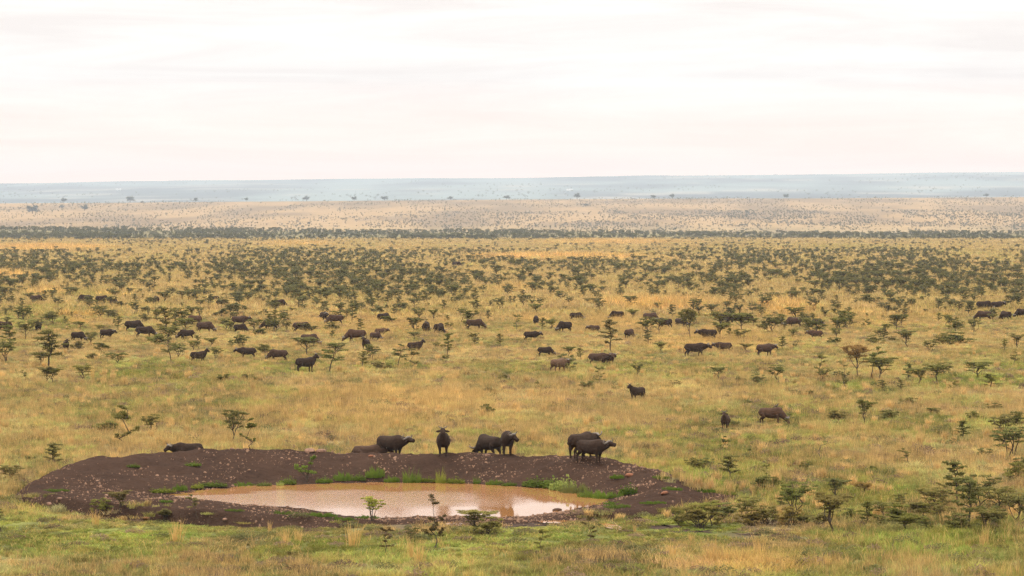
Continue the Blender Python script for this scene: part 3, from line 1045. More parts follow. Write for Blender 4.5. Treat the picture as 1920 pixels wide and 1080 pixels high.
# places one can find in the photograph, for telling trees apart
MARKS = [(450, 930, 'left end of the pond'), (1110, 850, 'horned buffalo on the bank'), (831, 830, 'buffalo facing us on the bank'), (735, 835, 'buffalo with raised muzzle on the bank'),
         (348, 845, 'buffalo lying on the bank'), (1360, 800, 'young buffalo alone right of the pond'), (1447, 785, 'brown buffalo carrying a bird'), (1193, 745, 'lone buffalo looking left mid-plain'),
         (1303, 664, 'long dark buffalo walking right'), (1047, 690, 'brown buffalo half behind a bush'), (1130, 680, 'pair of brown buffaloes side by side'), (572, 692, 'big buffalo at the green patch'), (372, 674, 'buffalo left of centre looking right'),
         (686, 650, 'buffalo facing us mid-herd'), (996, 634, 'dark buffalo right of the grassy gap'), (1432, 660, 'buffalo at the right end of its row'), (1530, 630, 'reddish calf-sized buffalo'), (124, 652, 'small dark buffalo far left'),
         (1865, 595, 'buffaloes at the right edge'), (200, 630, 'buffalo with a pale horn at left'), (810, 620, 'two rounded rumps side by side'), (890, 612, 'buffalo screened by a thorn tree'), (450, 612, 'two buffaloes overlapping at left'), (1240, 600, 'buffaloes under the golden grass'),
         (760, 1000, 'near edge of the pond'), (40, 930, 'far left tip of the bank'), (1250, 935, 'right skirt of the bank'), (1120, 985, 'puddles'), (1830, 700, 'bright green strip at right'), (1800, 985, 'tallest trees at lower right'), (1550, 960, 'thicket right of the pond'), (1790, 1042, 'small mud patch'), (90, 700, 'clump of trees at far left'), (1650, 700, 'row of umbrella trees at right'), (1850, 840, 'thinly wooded right edge')]
used_labels = {}
ORD = ['', 'second ', 'third ', 'fourth ', 'fifth ', 'sixth ', 'seventh ', 'eighth ', 'ninth ']


def tree_label(x, y, h, f):
    bx = min(MARKS, key=lambda m: ((m[0] - x) * .8) ** 2 + ((m[1] - y) * 1.6) ** 2)
    dx, dy = x - bx[0], y - bx[1]
    if abs(dx) > abs(dy) * 1.2:
        rel = ('just ' if abs(dx) < 40 else '') + ('right of' if dx > 0 else 'left of')
    else:
        rel = 'behind' if dy < 0 else 'in front of'
    real = h / ((y - HORIZ) / CAM_H)
    size = 'tall ' if real > 2.4 and f != 'B' else ('little ' if real < .9 and f != 's' else '')
    core = f'{size}{DESC[f]} {rel} the {bx[2]}'
    k = used_labels.get(core, 0)
    used_labels[core] = k + 1
    return core if k == 0 else f'{ORD[min(k, 8)]}{core}'


def plant_tree(name, tm, p, hm, wf, rz, label, cat, group, tone):
    root = bpy.data.objects.new(name, None)
    root.empty_display_size = .3
    COL.objects.link(root)
    root.location = p
    root.rotation_euler = (0, 0, rz)
    root.scale = (hm * wf, hm * wf, hm)
    tag(root, label, cat, group)
    for nm, me_ in (('trunk', tm[0]), ('crown', tm[1])):
        if not me_.polygons:
            continue
        o = bpy.data.objects.new(nm, me_)
        COL.objects.link(o)
        o.parent = root
        o.color = (*tone, 1) if nm == 'crown' else (1, 1, 1, 1)
    return root


tree_xy = []
for x, y, h, f, wf in sorted(TREES, key=lambda t: -t[1]):
    p = on_land(x, y)
    sc = FPX / p.y
    hm = h / sc * (1.0 if f == 'B' else 1.08)
    wf *= .98 if f == 'B' else 1.1
    tm = random.choice(FORMS[f])
    br = random.uniform(.8, 1.2)
    tone = (br * random.uniform(.9, 1.1), br, br * random.uniform(.85, 1.1))
    if (x, y) in ((888, 1002), (915, 1004), (1335, 986)):
        tone = (1.35, 1.35, 1.1)
    if (x, y) in ((1406, 986), (1480, 986), (1804, 1000)):
        tone = (1.2, .95, .9)
    if (x, y) == (699, 976):
        tone = (1.9, 2.0, 1.1)
    if (x, y) in ((814, 1030), (719, 1040), (1105, 1022)):
        tone = (.55, .42, .5)
    if (x, y) in ((1607, 711), (1620, 932)):
        tone = (1.5, 1.05, 1.0)
    flip = 0 if f in 'ND' else random.uniform(0, 6.28)
    if f == 'N' and (x, y) in ((3, 998), (370, 976), (322, 681), (50, 718), (1705, 874)):
        flip = math.pi
    plant_tree(NAME[f], tm, p, hm, wf, flip, tree_label(x, y, h, f), CAT[NAME[f]], {'thorn_tree': 'thorn trees on the plain', 'thorn_bush': 'thorn bushes on the plain', 'dead_tree': 'dead thorn trees', 'shrub': 'small shrubs in the grass'}[NAME[f]], tone)
    tree_xy.append((p.x, p.y))

# ------------------------------------------------------------------ scrub: density by picture row and column, the nearest as trees of their own, the rest as one mass
def density(px, py):
    """relative cover of thorn scrub, 0..1"""
    rows = [372, 380, 395, 402, 412, 424, 432, 444, 452, 462, 472, 486, 500, 520, 545, 570, 590, 605, 620, 640, 660]
    left = [.30, .30, .45, .40, .30, .95, 1.0, .75, .40, .22, .5, .75, .8, .85, .75, .62, .46, .38, .28, .16, .03]
    mid = [.42, .36, .30, .34, .40, .6, 1.0, .55, .22, .18, .35, .6, .70, .80, .85, .70, .44, .26, .18, .09, .02]
    right = [.55, .45, .36, .7, .6, .45, .95, .45, .18, .25, .45, .55, .62, .85, 1.0, .92, .80, .66, .50, .32, .05]
    u = np.clip(px / 1920, 0, 1)
    l, m, r = (np.interp(py, rows, q) for q in (left, mid, right))
    d = np.where(u < .5, l + (m - l) * u * 2, m + (r - m) * (u * 2 - 1))
    return d * (1 - .85 * np.clip(blobs(px, py, GOLDS, np.zeros_like(px)) * 1.2, 0, 1))


def scatter_rows(y0, y1, n, seed):
    """candidates evenly over the land between two picture rows, thinned by cover and clumped"""
    g = np.random.default_rng(seed)
    d0, d1 = FPX * CAM_H / (y1 - HORIZ), FPX * CAM_H / (y0 - HORIZ)
    yy = np.sqrt(g.uniform(d0 ** 2, d1 ** 2, n))
    xx = g.uniform(-.19, .19, n) * yy
    px, py = pix(xx, yy)
    sc = yy / 100.0
    cl = fbm(xx / (7 + 2 * sc), yy / (14 + 9 * sc), 131 + seed, 3)
    keep = g.random(n) < density(px, py) * np.clip((cl - .16) * 1.9, .10, .85)
    return xx[keep], yy[keep]


sx, sy = [], []
for y0, y1, nn, sd in ((560, 660, 2300, 1), (500, 560, 9000, 2), (470, 500, 12500, 3), (447, 470, 14000, 4)):
    a, b = scatter_rows(y0, y1, nn, sd)
    sx.append(a)
    sy.append(b)
sx, sy = np.concatenate(sx), np.concatenate(sy)
o = np.argsort(sy)
sx, sy = sx[o], sy[o]
px, py = pix(sx, sy)
vis = (px > -8) & (px < 1928)
idx = np.where(vis)[0]
n_ind = max(0, 300 - len(TREES))
solo = idx[:n_ind]
print('scrub', len(sx), 'solo', len(solo), 'row of last solo', py[solo[-1]])
rs = random.Random(9)
for k in solo:
    p = Vector((sx[k], sy[k], float(surf_z(sx[k:k + 1], sy[k:k + 1])[0])))
    f = rs.choices('ULVBS', (4, 4, 2, 3, 1))[0]
    hm = rs.uniform(1.1, 2.5) * (.62 if f == 'B' else 1)
    br = rs.uniform(.8, 1.15)
    plant_tree(NAME[f], rs.choice(FORMS[f]), p, hm, rs.uniform(.9, 1.45), rs.uniform(0, 6.28),
               tree_label(px[k], py[k], hm * (py[k] - HORIZ) / CAM_H, f), CAT[NAME[f]],
               {'thorn_tree': 'thorn trees on the plain', 'thorn_bush': 'thorn bushes on the plain'}[NAME[f]], (br, br, br))
rest = np.setdiff1d(np.arange(len(sx)), solo)
rx, ry = sx[rest], sy[rest]

# farther bands, down to specks on the slope and the hills
g = np.random.default_rng(77)


def far_band(n, d0, d1, thr_fn):
    yy = g.uniform(d0, d1, n)
    xx = g.uniform(-.19, .19, n) * yy
    px, py = pix(xx, yy, far_z(xx, yy))
    k = g.random(n) < thr_fn(xx, yy, px, py)
    return xx[k], yy[k]


b1 = far_band(2600, 2500, 3500, lambda x, y, px, py: density(px, py))
b1b = far_band(13500, 2500, 3620, lambda x, y, px, py: np.clip((fbm(x / 60, y / 130, 151, 4) - .34) * 4.5, .05, 1) * np.interp(px, [0, 700, 1300, 1920], [1.0, .8, .38, .5]))
b2 = far_band(30000, 5200, 8050, lambda x, y, px, py: density(px, py) * np.clip((fbm(x / 70, y / 420, 141, 3) - .36) * 4, .04, 1))
b2r = far_band(14000, 5000, 6400, lambda x, y, px, py: np.clip((px - 560) / 700, .10, 1) * np.clip((fbm(x / 50, y / 160, 147, 3) - .40) * 5, .05, 1))
b3 = far_band(2200, 12000, 21500, lambda x, y, px, py: np.clip((fbm(x / 700, y / 900, 149, 3) - .54) * 14, 0, 1))
tw = [(rx, ry, .0), (*b1, .0), (*b1b, 1.0), (*b2, 2.0), (*b2r, 2.0), (*b3, 3.0)]
X = np.concatenate([a[0] for a in tw])
Y = np.concatenate([a[1] for a in tw])
Kd = np.concatenate([np.full(len(a[0]), a[2]) for a in tw])
n = len(X)
print('scrub mass', n)
hh = np.where(Kd == 0, g.uniform(.8, 2.4, n), np.where(Kd == 1, g.uniform(1.4, 4.9, n), np.where(Kd == 2, g.uniform(2.0, 4.2, n), g.uniform(5, 11, n))))
ww = np.where(Kd == 3, 1.6, 1.0) * g.uniform(.8, 1.3, n)


def scrub_source(name, tm):
    """trunk and crown of one growth form in a single mesh, for the far mass"""
    bm = bmesh.new()
    bm.from_mesh(tm[0])
    nt_ = len(bm.faces)
    bm.from_mesh(tm[1])
    for i, f in enumerate(bm.faces):
        f.material_index = 0 if i < nt_ else 1
    me = bpy.data.meshes.new(name)
    bm.to_mesh(me)
    bm.free()
    me.materials.append(M_BARK)
    me.materials.append(M_LEAF_FAR)
    return bpy.data.objects.new(name, me)


srcs = [scrub_source(f'scrub_kind_{i}', FORMS[f][j]) for i, (f, j) in enumerate((('U', 0), ('U', 1), ('L', 0), ('L', 1), ('V', 0), ('B', 0), ('B', 1), ('U', 2)))]
pk = g.integers(0, 8, n)
hh = np.where((pk == 5) | (pk == 6), hh * .68, hh)
stuff_object('thorn_scrub', np.stack([X, Y, surf_z(X, Y)], 1), np.stack([np.zeros(n), np.zeros(n), g.uniform(0, 6.28, n)], 1),
             np.stack([hh * ww, hh * ww, hh], 1), pk, None, srcs, 'thousands of small dark thorn trees thinning out across the far plain')

# ------------------------------------------------------------------ larger trees standing far off
def far_tree_meshes(seed):
    random.seed(seed)
    tk, cr = MB(), MB()
    tk.tube([(0, 0, -.3), (.1, 0, 1.5), (0, .1, 3.2)], [.32, .26, .18], 6)
    for i in range(16):
        a, q = random.uniform(0, 6.28), math.sqrt(random.random())
        e = Vector((math.cos(a) * q * 3.4, math.sin(a) * q * 3.4, random.uniform(2.2, 6.6 - 1.7 * q)))
        tk.tube([(0, 0, 2.2), e * .6 + Vector((0, 0, .8)), e], [.14, .08, .03], 4)
        for _ in range(200):
            p = e + Vector((random.gauss(0, .75), random.gauss(0, .75), random.gauss(0, .5)))
            cr.quad(p, (random.gauss(0, .7), random.gauss(0, .7), 1), random.uniform(.14, .3), random.uniform(.1, .22), random.uniform(0, 6.28))
    k = 1 / max(v.z for v in cr.v)
    for m in (tk, cr):
        m.v = [v * k for v in m.v]
    return tk.mesh('trunk', [M_BARK]), cr.mesh('crown', [M_LEAF_FAR])


FT = [far_tree_meshes(s_) for s_ in (301, 302, 303)]
# x, y of the foot, height px, width factor, distance, label
FARS = [(244, 378, 9, 1.0, 8000, 'dark round tree on the far ridge, biggest at the left'), (120, 381, 8, .8, 8000, 'hazy tree on the far ridge left of the biggest one'), (367, 377, 6, .8, 8000, 'small pointed tree on the far ridge right of the round one'),
        (462, 375, 6, .7, 8000, 'narrow tree on the far ridge, third right of the round one'), (61, 405, 13, 1.0, 6600, 'large dark conical tree alone on the tan slope at far left'), (158, 399, 9, 1.1, 6900, 'round bush tree on the tan slope beside the conical one'),
        (116, 394, 5, 1.2, 7200, 'small flat bush between the conical and the round slope trees'), (266, 382, 4, 1.0, 7800, 'tiny bush just right of the round ridge tree'), (575, 374, 7, 1.2, 8000, 'pale wide tree breaking the far ridge left of centre'),
        (664, 373, 6, 1.0, 8000, 'faint tree on the ridge just left of centre'), (721, 373, 6, 1.3, 8000, 'low blue-grey tree pair shape on the central ridge'), (845, 373, 5, 1.4, 8000, 'low hazy clump on the ridge right of centre'), (950, 371, 6, 1.6, 8000, 'wide blue clump at the middle of the ridge'),
        (1082, 370, 9, .9, 8000, 'dark round tree on the ridge right of centre'), (1225, 370, 5, 1.3, 8000, 'low dark bush on the ridge between two round trees'), (1260, 369, 7, .8, 8000, 'small round tree on the ridge beside the low bush'),
        (1474, 369, 6, 1.0, 8000, 'dark green tree on the ridge at right'), (1850, 369, 5, 1.4, 8000, 'low green clump on the ridge near the right edge'), (593, 431, 10, .8, 4300, 'dark tree poking above the dense scrub band'), (1098, 388, 5, 1.3, 7000, 'dark bush on the open slope below the ridge tree')]
for x, y, h, wf, dist, lab in FARS:
    d = ray(x, y)
    X_ = d.x / d.y * dist
    z = float(far_z(np.array([X_]), np.array([float(dist)]))[0])
    hm = h / (FPX / dist) * 1.35
    t = plant_tree('distant_tree', FT[int(x) % 3], Vector((X_, dist, z - .1)), hm, wf * 1.1, x, lab, 'tree', 'lone trees far out on the plain', (.45, .5, .5))

# pale sheds far on the hills
for x, y, wpx, lab in ((222, 357, 9, 'tiny white house far on the hazy hillside at left'), (1068, 358, 12, 'pale long shed far on the hazy hillside right of centre')):
    d = ray(x, y)
    t = np.arange(11000, 21500, 20.)
    k = int(np.argmax(CAM_H + d.z * t < far_z(d.x * t, d.y * t)))
    p = Vector((d.x * t[k], d.y * t[k], float(far_z(np.array([d.x * t[k]]), np.array([d.y * t[k]]))[0])))
    s_ = t[k] / FPX
    w, h = wpx * s_, 2.2 * s_
    root = bpy.data.objects.new('house', None)
    COL.objects.link(root)
    root.location = p
    tag(root, lab, 'house')
    b = MB()
    b.v += [Vector((sx_ * w / 2, sy_ * w / 4, z_)) for z_ in (-3, h) for sx_, sy_ in ((-1, -1), (1, -1), (1, 1), (-1, 1))]
    b.f += [(0, 1, 5, 4), (1, 2, 6, 5), (2, 3, 7, 6), (3, 0, 4, 7), (4, 5, 6, 7)]
    link('wall', b.mesh('wall', [M_WALLPAINT]), root)
    b = MB()
    b.v += [Vector(q) for q in ((-w * .54, -w * .29, h + .05), (w * .54, -w * .29, h + .05), (w * .54, w * .29, h + .05), (-w * .54, w * .29, h + .05), (-w * .54, 0, h * 1.6), (w * .54, 0, h * 1.6))]
    b.f += [(0, 1, 5, 4), (2, 3, 4, 5), (3, 0, 4), (1, 2, 5), (0, 3, 2, 1)]
    link('roof', b.mesh('roof', [M_ROOFTIN]), root)

# ------------------------------------------------------------------ stones on the bank
def stone_mesh(seed, sub=2):
    g_ = np.random.default_rng(seed)
    bm = bmesh.new()
    bmesh.ops.create_icosphere(bm, subdivisions=sub, radius=.5)
    for v in bm.verts:
        q = np.array(v.co) * 2.3 + seed
        k = .75 + .5 * float(vnoise(np.array([q[0] + q[2]]), np.array([q[1] - q[2]]), seed)[0])
        v.co = Vector((v.co.x * 1.15, v.co.y, v.co.z * .72)) * k
    me = bpy.data.meshes.new('stone')
    bm.to_mesh(me)
    bm.free()
    me.materials.append(M_STONE)
    return me


STN = [stone_mesh(s_) for s_ in (1, 2, 3)]
n = 15000
ta = g.uniform(-math.pi, math.pi, n)
rw_, rc_, ro_ = (np.interp(ta, TH, a) for a in (RW, RC, RO))
q = g.uniform(.02, .97, n)
rr = rw_ + (ro_ - rw_) * q
bx, by = PC.x + rr * np.cos(ta), PC.y + rr * np.sin(ta)
kk = g.random(n) < np.clip((fbm(bx / 2.2, by / 2.2, 161, 3) - .40) * 5, .06, 1)
bx, by = bx[kk], by[kk]
n = len(bx)
sz = .03 + .14 * g.random(n) ** 7 + .035 * g.random(n)
srcs = []
for i, s_ in enumerate(STN):
    for j, tone in enumerate(((.42, .30, .235), (.15, .12, .105), (.21, .165, .14), (.62, .54, .49))):
        o = bpy.data.objects.new(f'pebble_kind_{i}{j}', s_)
        o.color = (*tone, 1)
        srcs.append(o)
pw = g.choice([0, 1, 2, 3], n, p=[.13, .47, .38, .02])
stuff_object('pebbles', np.stack([bx, by, bank_z(bx, by)], 1), g.uniform(0, 6.28, (n, 3)), np.stack([sz, sz, sz * .8], 1), g.integers(0, 3, n) * 4 + pw, None, srcs, 'loose stones and clods strewn over the bare earth bank')

ROCKS = [(743, 967, .42, 'round dark rock at the near water edge'), (996, 961, .75, 'brown rock heap at the mouth of the pond'), (1045, 958, .6, 'dark rock lying right of the brown heap'), (580, 847, .8, 'pale topped rock on the crest left of centre'),
         (602, 848, .7, 'low rock beside the pale topped one on the crest'), (914, 855, .5, 'tan rock at the feet of the grazing buffalo'), (1246, 927, .5, 'orange brown stone on the right skirt of the bank'), (1181, 893, .55, 'orange rubble on the right rise of the bank'), (422, 976, .38, 'pale stone at the near left foot of the bank'),
         (275, 974, .4, 'reddish stone at the lower left of the bank'), (93, 946, .42, 'pale flat stone at the left tip of the bank'), (112, 938, .38, 'tan stone on the left part of the bank'), (785, 964, .5, 'dark stone at the water edge near the twiggy sapling'), (696, 856, .35, 'orange stone on the crest below the resting buffalo')]
for i, (x, y, s_, lab) in enumerate(ROCKS):
    p = hit(x, y)
    o = link('rock', STN[i % 3])
    o.location = p + Vector((0, 0, s_ * .04))
    o.scale = (s_ * .8, s_ * .65, s_ * .6)
    o.rotation_euler = (0, 0, i * 1.7)
    dark = 'dark' in lab
    o.color = (.3, .27, .26, 1) if dark else ((.8, .55, .45, 1) if ('orange' in lab or 'reddish' in lab) else (.85, .82, .85, 1))
    if i == 1:
        o.color = (.55, .43, .38, 1)
    tag(o, lab, 'rock', 'rocks on the earth bank')

# ------------------------------------------------------------------ green clumps by the water, golden tussocks
def lush_mesh(seed, n=420, r=.5, h=.55, blade=True):
    random.seed(seed)
    mb = MB()
    for _ in range(n):
        a, q = random.uniform(0, 6.28), math.sqrt(random.random())
        x, y = math.cos(a) * q * r, math.sin(a) * q * r
        hh_ = h * random.uniform(.15, 1) * (1.1 - .6 * q) * (.55 + .6 * abs(math.sin(3.1 * x + 7 * y + seed)))
        if blade:
            b = random.uniform(0, 6.28)
            ux, uy = math.cos(b) * .012, math.sin(b) * .012
            lx, ly = math.cos(a) * .25 * hh_, math.sin(a) * .25 * hh_
            i = len(mb.v)
            mb.v += [Vector(c) for c in ((x - ux, y - uy, -.05), (x + ux, y + uy, -.05), (x + ux + lx * .5, y + uy + ly * .5, hh_ * .6), (x - ux + lx * .5, y - uy + ly * .5, hh_ * .6), (x + lx, y + ly, hh_))]
            mb.f += [(i, i + 1, i + 2, i + 3), (i + 3, i + 2, i + 4)]
        else:
            mb.quad((x, y, hh_ * random.uniform(.1, 1)), (random.gauss(0, .6), random.gauss(0, .6), 1), random.uniform(.03, .07), random.uniform(.02, .05), random.uniform(0, 6.28))
    return mb.mesh('leaves', [M_LUSH])


LM = [lush_mesh(401), lush_mesh(402, 700, .55, .5, False), lush_mesh(403, 160, .28, 1.2)]
LUSHES = [(643, 901, 0, 1.3, .7, 1, 'round bright green clump left of centre under the far bank'), (672, 901, 1, .9, .6, .8, 'small dull green clump right of the round bright one'), (704, 895, 0, 1.25, .85, 1, 'bright green clump higher on the far bank slope'), (540, 908, 1, 1.1, .6, .9, 'dark green clump right of the feathery sapling'),
          (608, 905, 1, 1.0, .5, .9, 'low green clump between sapling and round clump'), (735, 903, 0, 1.0, .5, .9, 'low grassy clump left of the reeds at the far waterline'), (767, 905, 2, 1.4, .9, 1, 'stand of upright green reeds at the far waterline'), (780, 905, 2, 1.2, .8, 1, 'second stand of green reeds just right of the first'),
          (826, 906, 2, 1.1, .95, 1.5, 'tall yellow green reeds below the buffalo facing us'), (800, 904, 1, 1.3, .4, .7, 'low dark green growth left of the tall yellow reeds'), (850, 906, 1, 1.5, .5, .8, 'low dark green growth right of the tall yellow reeds'), (894, 907, 2, .8, .5, .9, 'few thin green stems below the rear-facing buffalo'),
          (927, 909, 0, 1.1, .45, 1, 'low bright clump at the far waterline below three buffaloes'), (955, 911, 1, .9, .35, .7, 'small dull clump at the bend of the waterline'), (1000, 913, 1, 1.7, .8, .7, 'dark leafy growth where the far shore bends right'), (1030, 915, 1, 1.8, .9, .9, 'dense leafy growth on the right shore'),
          (1056, 920, 1, 1.9, 1.15, 1.5, 'pale flowering growth on the right shore'), (1078, 924, 0, 1.9, .9, 1, 'grassy growth right of the pale flowering plants'), (1108, 932, 0, 1.7, .65, 1.1, 'vivid green grass hump at the right tip of the pond'), (1132, 934, 0, 1.8, .6, 1.1, 'vivid green grass hump, second at the right tip'), (1155, 932, 2, 1.6, .35, .9, 'thin green grass fringe right of the vivid humps'),
          (1178, 927, 1, 1.1, .8, .55, 'dark green bush on the right rise of the bank'), (1157, 897, 0, .9, .35, .9, 'small green tuft up on the right bank'), (1158, 952, 0, 1.5, .3, .9, 'flat green patch at the right shore'), (1150, 946, 0, 1.2, .25, .9, 'thin green patch above the flat one at the right shore'),
          (362, 874, 1, 1.0, .35, .9, 'grey green tuft high on the left bank'), (250, 876, 1, .9, .3, .7, 'faint green tuft on the upper left bank'), (105, 921, 0, 1.6, .2, .8, 'flat green streak on the left part of the bank'), (338, 919, 0, .9, .5, 1, 'green tuft at the left tip of the water'), (305, 924, 1, 1.5, .4, .8, 'low yellowish growth left of the water tip'), (370, 916, 1, .8, .45, 1.2, 'yellow green tuft at the left shore'),
          (400, 913, 1, 1.8, .4, .7, 'dark low growth along the left shore'), (456, 912, 0, 1.5, .4, 1, 'bright low grass along the left shore'), (495, 911, 1, .9, .35, .8, 'small growth at the shore left of the pale tuft'), (525, 911, 2, .8, .3, 1.9, 'pale whitish tuft at the far left shore'),
          (530, 963, 0, 1.9, .2, .8, 'low grass on the near left spit'), (600, 968, 0, 2.1, .25, .8, 'second patch of low grass on the near left spit'), (690, 972, 0, 1.5, .25, .8, 'low grass at the near edge left of the round rock'), (640, 975, 0, 1.6, .2, .8, 'third low grass patch on the near spit'), (440, 958, 0, 1.2, .15, .8, 'thin grass patch at the left of the near spit'), (310, 942, 0, 1.0, .18, .9, 'tiny grass patch left of the near spit'),
          (1260, 918, 0, 1.6, .25, .8, 'low grass on the right skirt of the bank'), (1320, 922, 0, 1.8, .3, .8, 'low grass at the far right skirt'), (1360, 928, 1, 1.5, .35, .8, 'leafy growth at the right end of the bank'), (1240, 897, 0, 1.4, .25, .9, 'grass tuft at the upper right edge of the bank'), (1300, 905, 0, 1.4, .3, .9, 'grass tuft behind the right skirt'), (1225, 944, 0, 1.5, .2, .8, 'thin grass on the lower right skirt')]
for x, y, k, w, h, br, lab in LUSHES:
    p = hit(x, y)
    o = link('waterside_plant', LM[k])
    o.location = p
    hb = {0: .55, 1: .5, 2: 1.2}[k]
    o.scale = (w * .85, w * .5, h * (1.05 if k == 2 else .8) / hb)
    o.rotation_euler = (0, 0, ((x * 7) % 10 - 5) * .09 + (-.5 if x > 990 and y < 940 else 0))
    br *= .78
    o.color = (br * (1.25 if 'yellow' in lab or 'pale' in lab else .95), br, br * (1.6 if 'pale' in lab else .9), 1)
    tag(o, lab, 'plant', 'green plants around the pond')

# the feathery sapling on the far bank
random.seed(88)
tk, cr = MB(), MB()
tk.tube([(0, 0, -.1), (.03, 0, .4), (.12, 0, .8), (.3, .02, 1.3)], [.035, .03, .02, .008], 5)
for (e, r_) in (((.3, 0, 1.3), .10), ((.22, .05, 1.05), .12), ((-.45, 0, .75), .2), ((-.25, .1, .62), .22), ((.35, -.1, .55), .2), ((-.1, 0, .85), .16), ((.1, .1, .6), .2), ((-.55, .05, .9), .12), ((.42, 0, 1.38), .08)):
    tk.tube([(.02, 0, .25), Vector(e) * .6 + Vector((0, 0, .1)), e], [.018, .012, .005], 4)
    pad(cr, e, r_ * 1.1, .06, 150, .035)
root = link('sapling', None)
root.location = hit(575, 905)
link('trunk', tk.mesh('trunk', [M_BARK]), root)
link('crown', cr.mesh('crown', [M_LUSH]), root)
tag(root, 'light green feathery sapling growing on the inner far bank', 'sapling')


def tussock_mesh(seed, n=40):
    random.seed(seed)
    v, f, var, dry = [], [], [], []
    for _ in range(n):
        a, q = random.uniform(0, 6.28), random.random() * .22
        x, y = math.cos(a) * q, math.sin(a) * q
        h = random.uniform(.45, 1)
        l = random.uniform(.05, .55) * h
        b = random.uniform(0, 6.28)
        ux, uy = math.cos(b) * .010, math.sin(b) * .010
        dx, dy = math.cos(a) * l, math.sin(a) * l
        i = len(v)
        v += [(x - ux, y - uy, -.05), (x + ux, y + uy, -.05), (x + ux + dx * .4, y + uy + dy * .4, h * .6), (x - ux + dx * .4, y - uy + dy * .4, h * .6), (x + dx, y + dy, h)]
        f += [(i, i + 1, i + 2, i + 3), (i + 3, i + 2, i + 4)]
    return mesh_of('tussock', v, f, [M_TUSS])


M_TUSS = mat_leaf('straw_tussock', (.56, .36, .12), (.68, .46, .18), (.52, .34, .13), .35)
TM = [tussock_mesh(501), tussock_mesh(502), tussock_mesh(503)]
TUSS = [(330, 1018, 52, 1.0, 'golden tussock in front of the left bank'), (180, 985, 34, .9, 'straw tussock at the near foot of the left bank'), (660, 1030, 62, .9, 'tall golden tussock in front of the pond'), (535, 1022, 42, .8, 'thin golden stalks left of the tall tussock'), (560, 1018, 36, .8, 'thin straw stalks just left of the tall tussock'),
        (505, 1000, 30, .5, 'few thin stalks at the near left shore'), (1845, 1030, 62, .6, 'long golden stalks at lower right'), (1797, 962, 22, .5, 'orange dry tuft between the trees at right'), (1465, 985, 40, .8, 'dry tussock under the leaning tree right of the pond'), (785, 1060, 55, .8, 'straw stalks right of the dark sapling'), (770, 1050, 58, .4, 'thin tall straw stems at the lower centre'),
        (1260, 1050, 45, 1.1, 'straw tussock at the lower right of centre'), (1330, 1055, 40, 1.2, 'straw tussock right of its neighbour at the bottom'), (1425, 1050, 55, .8, 'thin tall straw tussock at the bottom right'), (1295, 1018, 26, .9, 'small pale tussock below the right thicket'), (420, 715, 30, .8, 'golden stalk tuft at mid left'), (173, 712, 40, .5, 'narrow golden tuft beside the small umbrella tree'), (1550, 1065, 34, 1.0, 'straw tuft beside the hooked dead tree'), (880, 1068, 30, 1.2, 'straw tuft at the bottom centre'), (1190, 1000, 24, .5, 'thin stalk beside the small puddle')]
for i, (x, y, h, w, lab) in enumerate(TUSS):
    p = on_land(x, y)
    hm = h / (FPX / p.y)
    o = link('grass_tussock', TM[i % 3])
    o.location = p
    o.scale = (hm * w, hm * w, hm)
    o.rotation_euler = (0, 0, i * 2.1)
    if 'orange' in lab:
        o.color = (1.2, .8, .6, 1)
    tag(o, lab, 'tussock', 'tall straw tussocks')

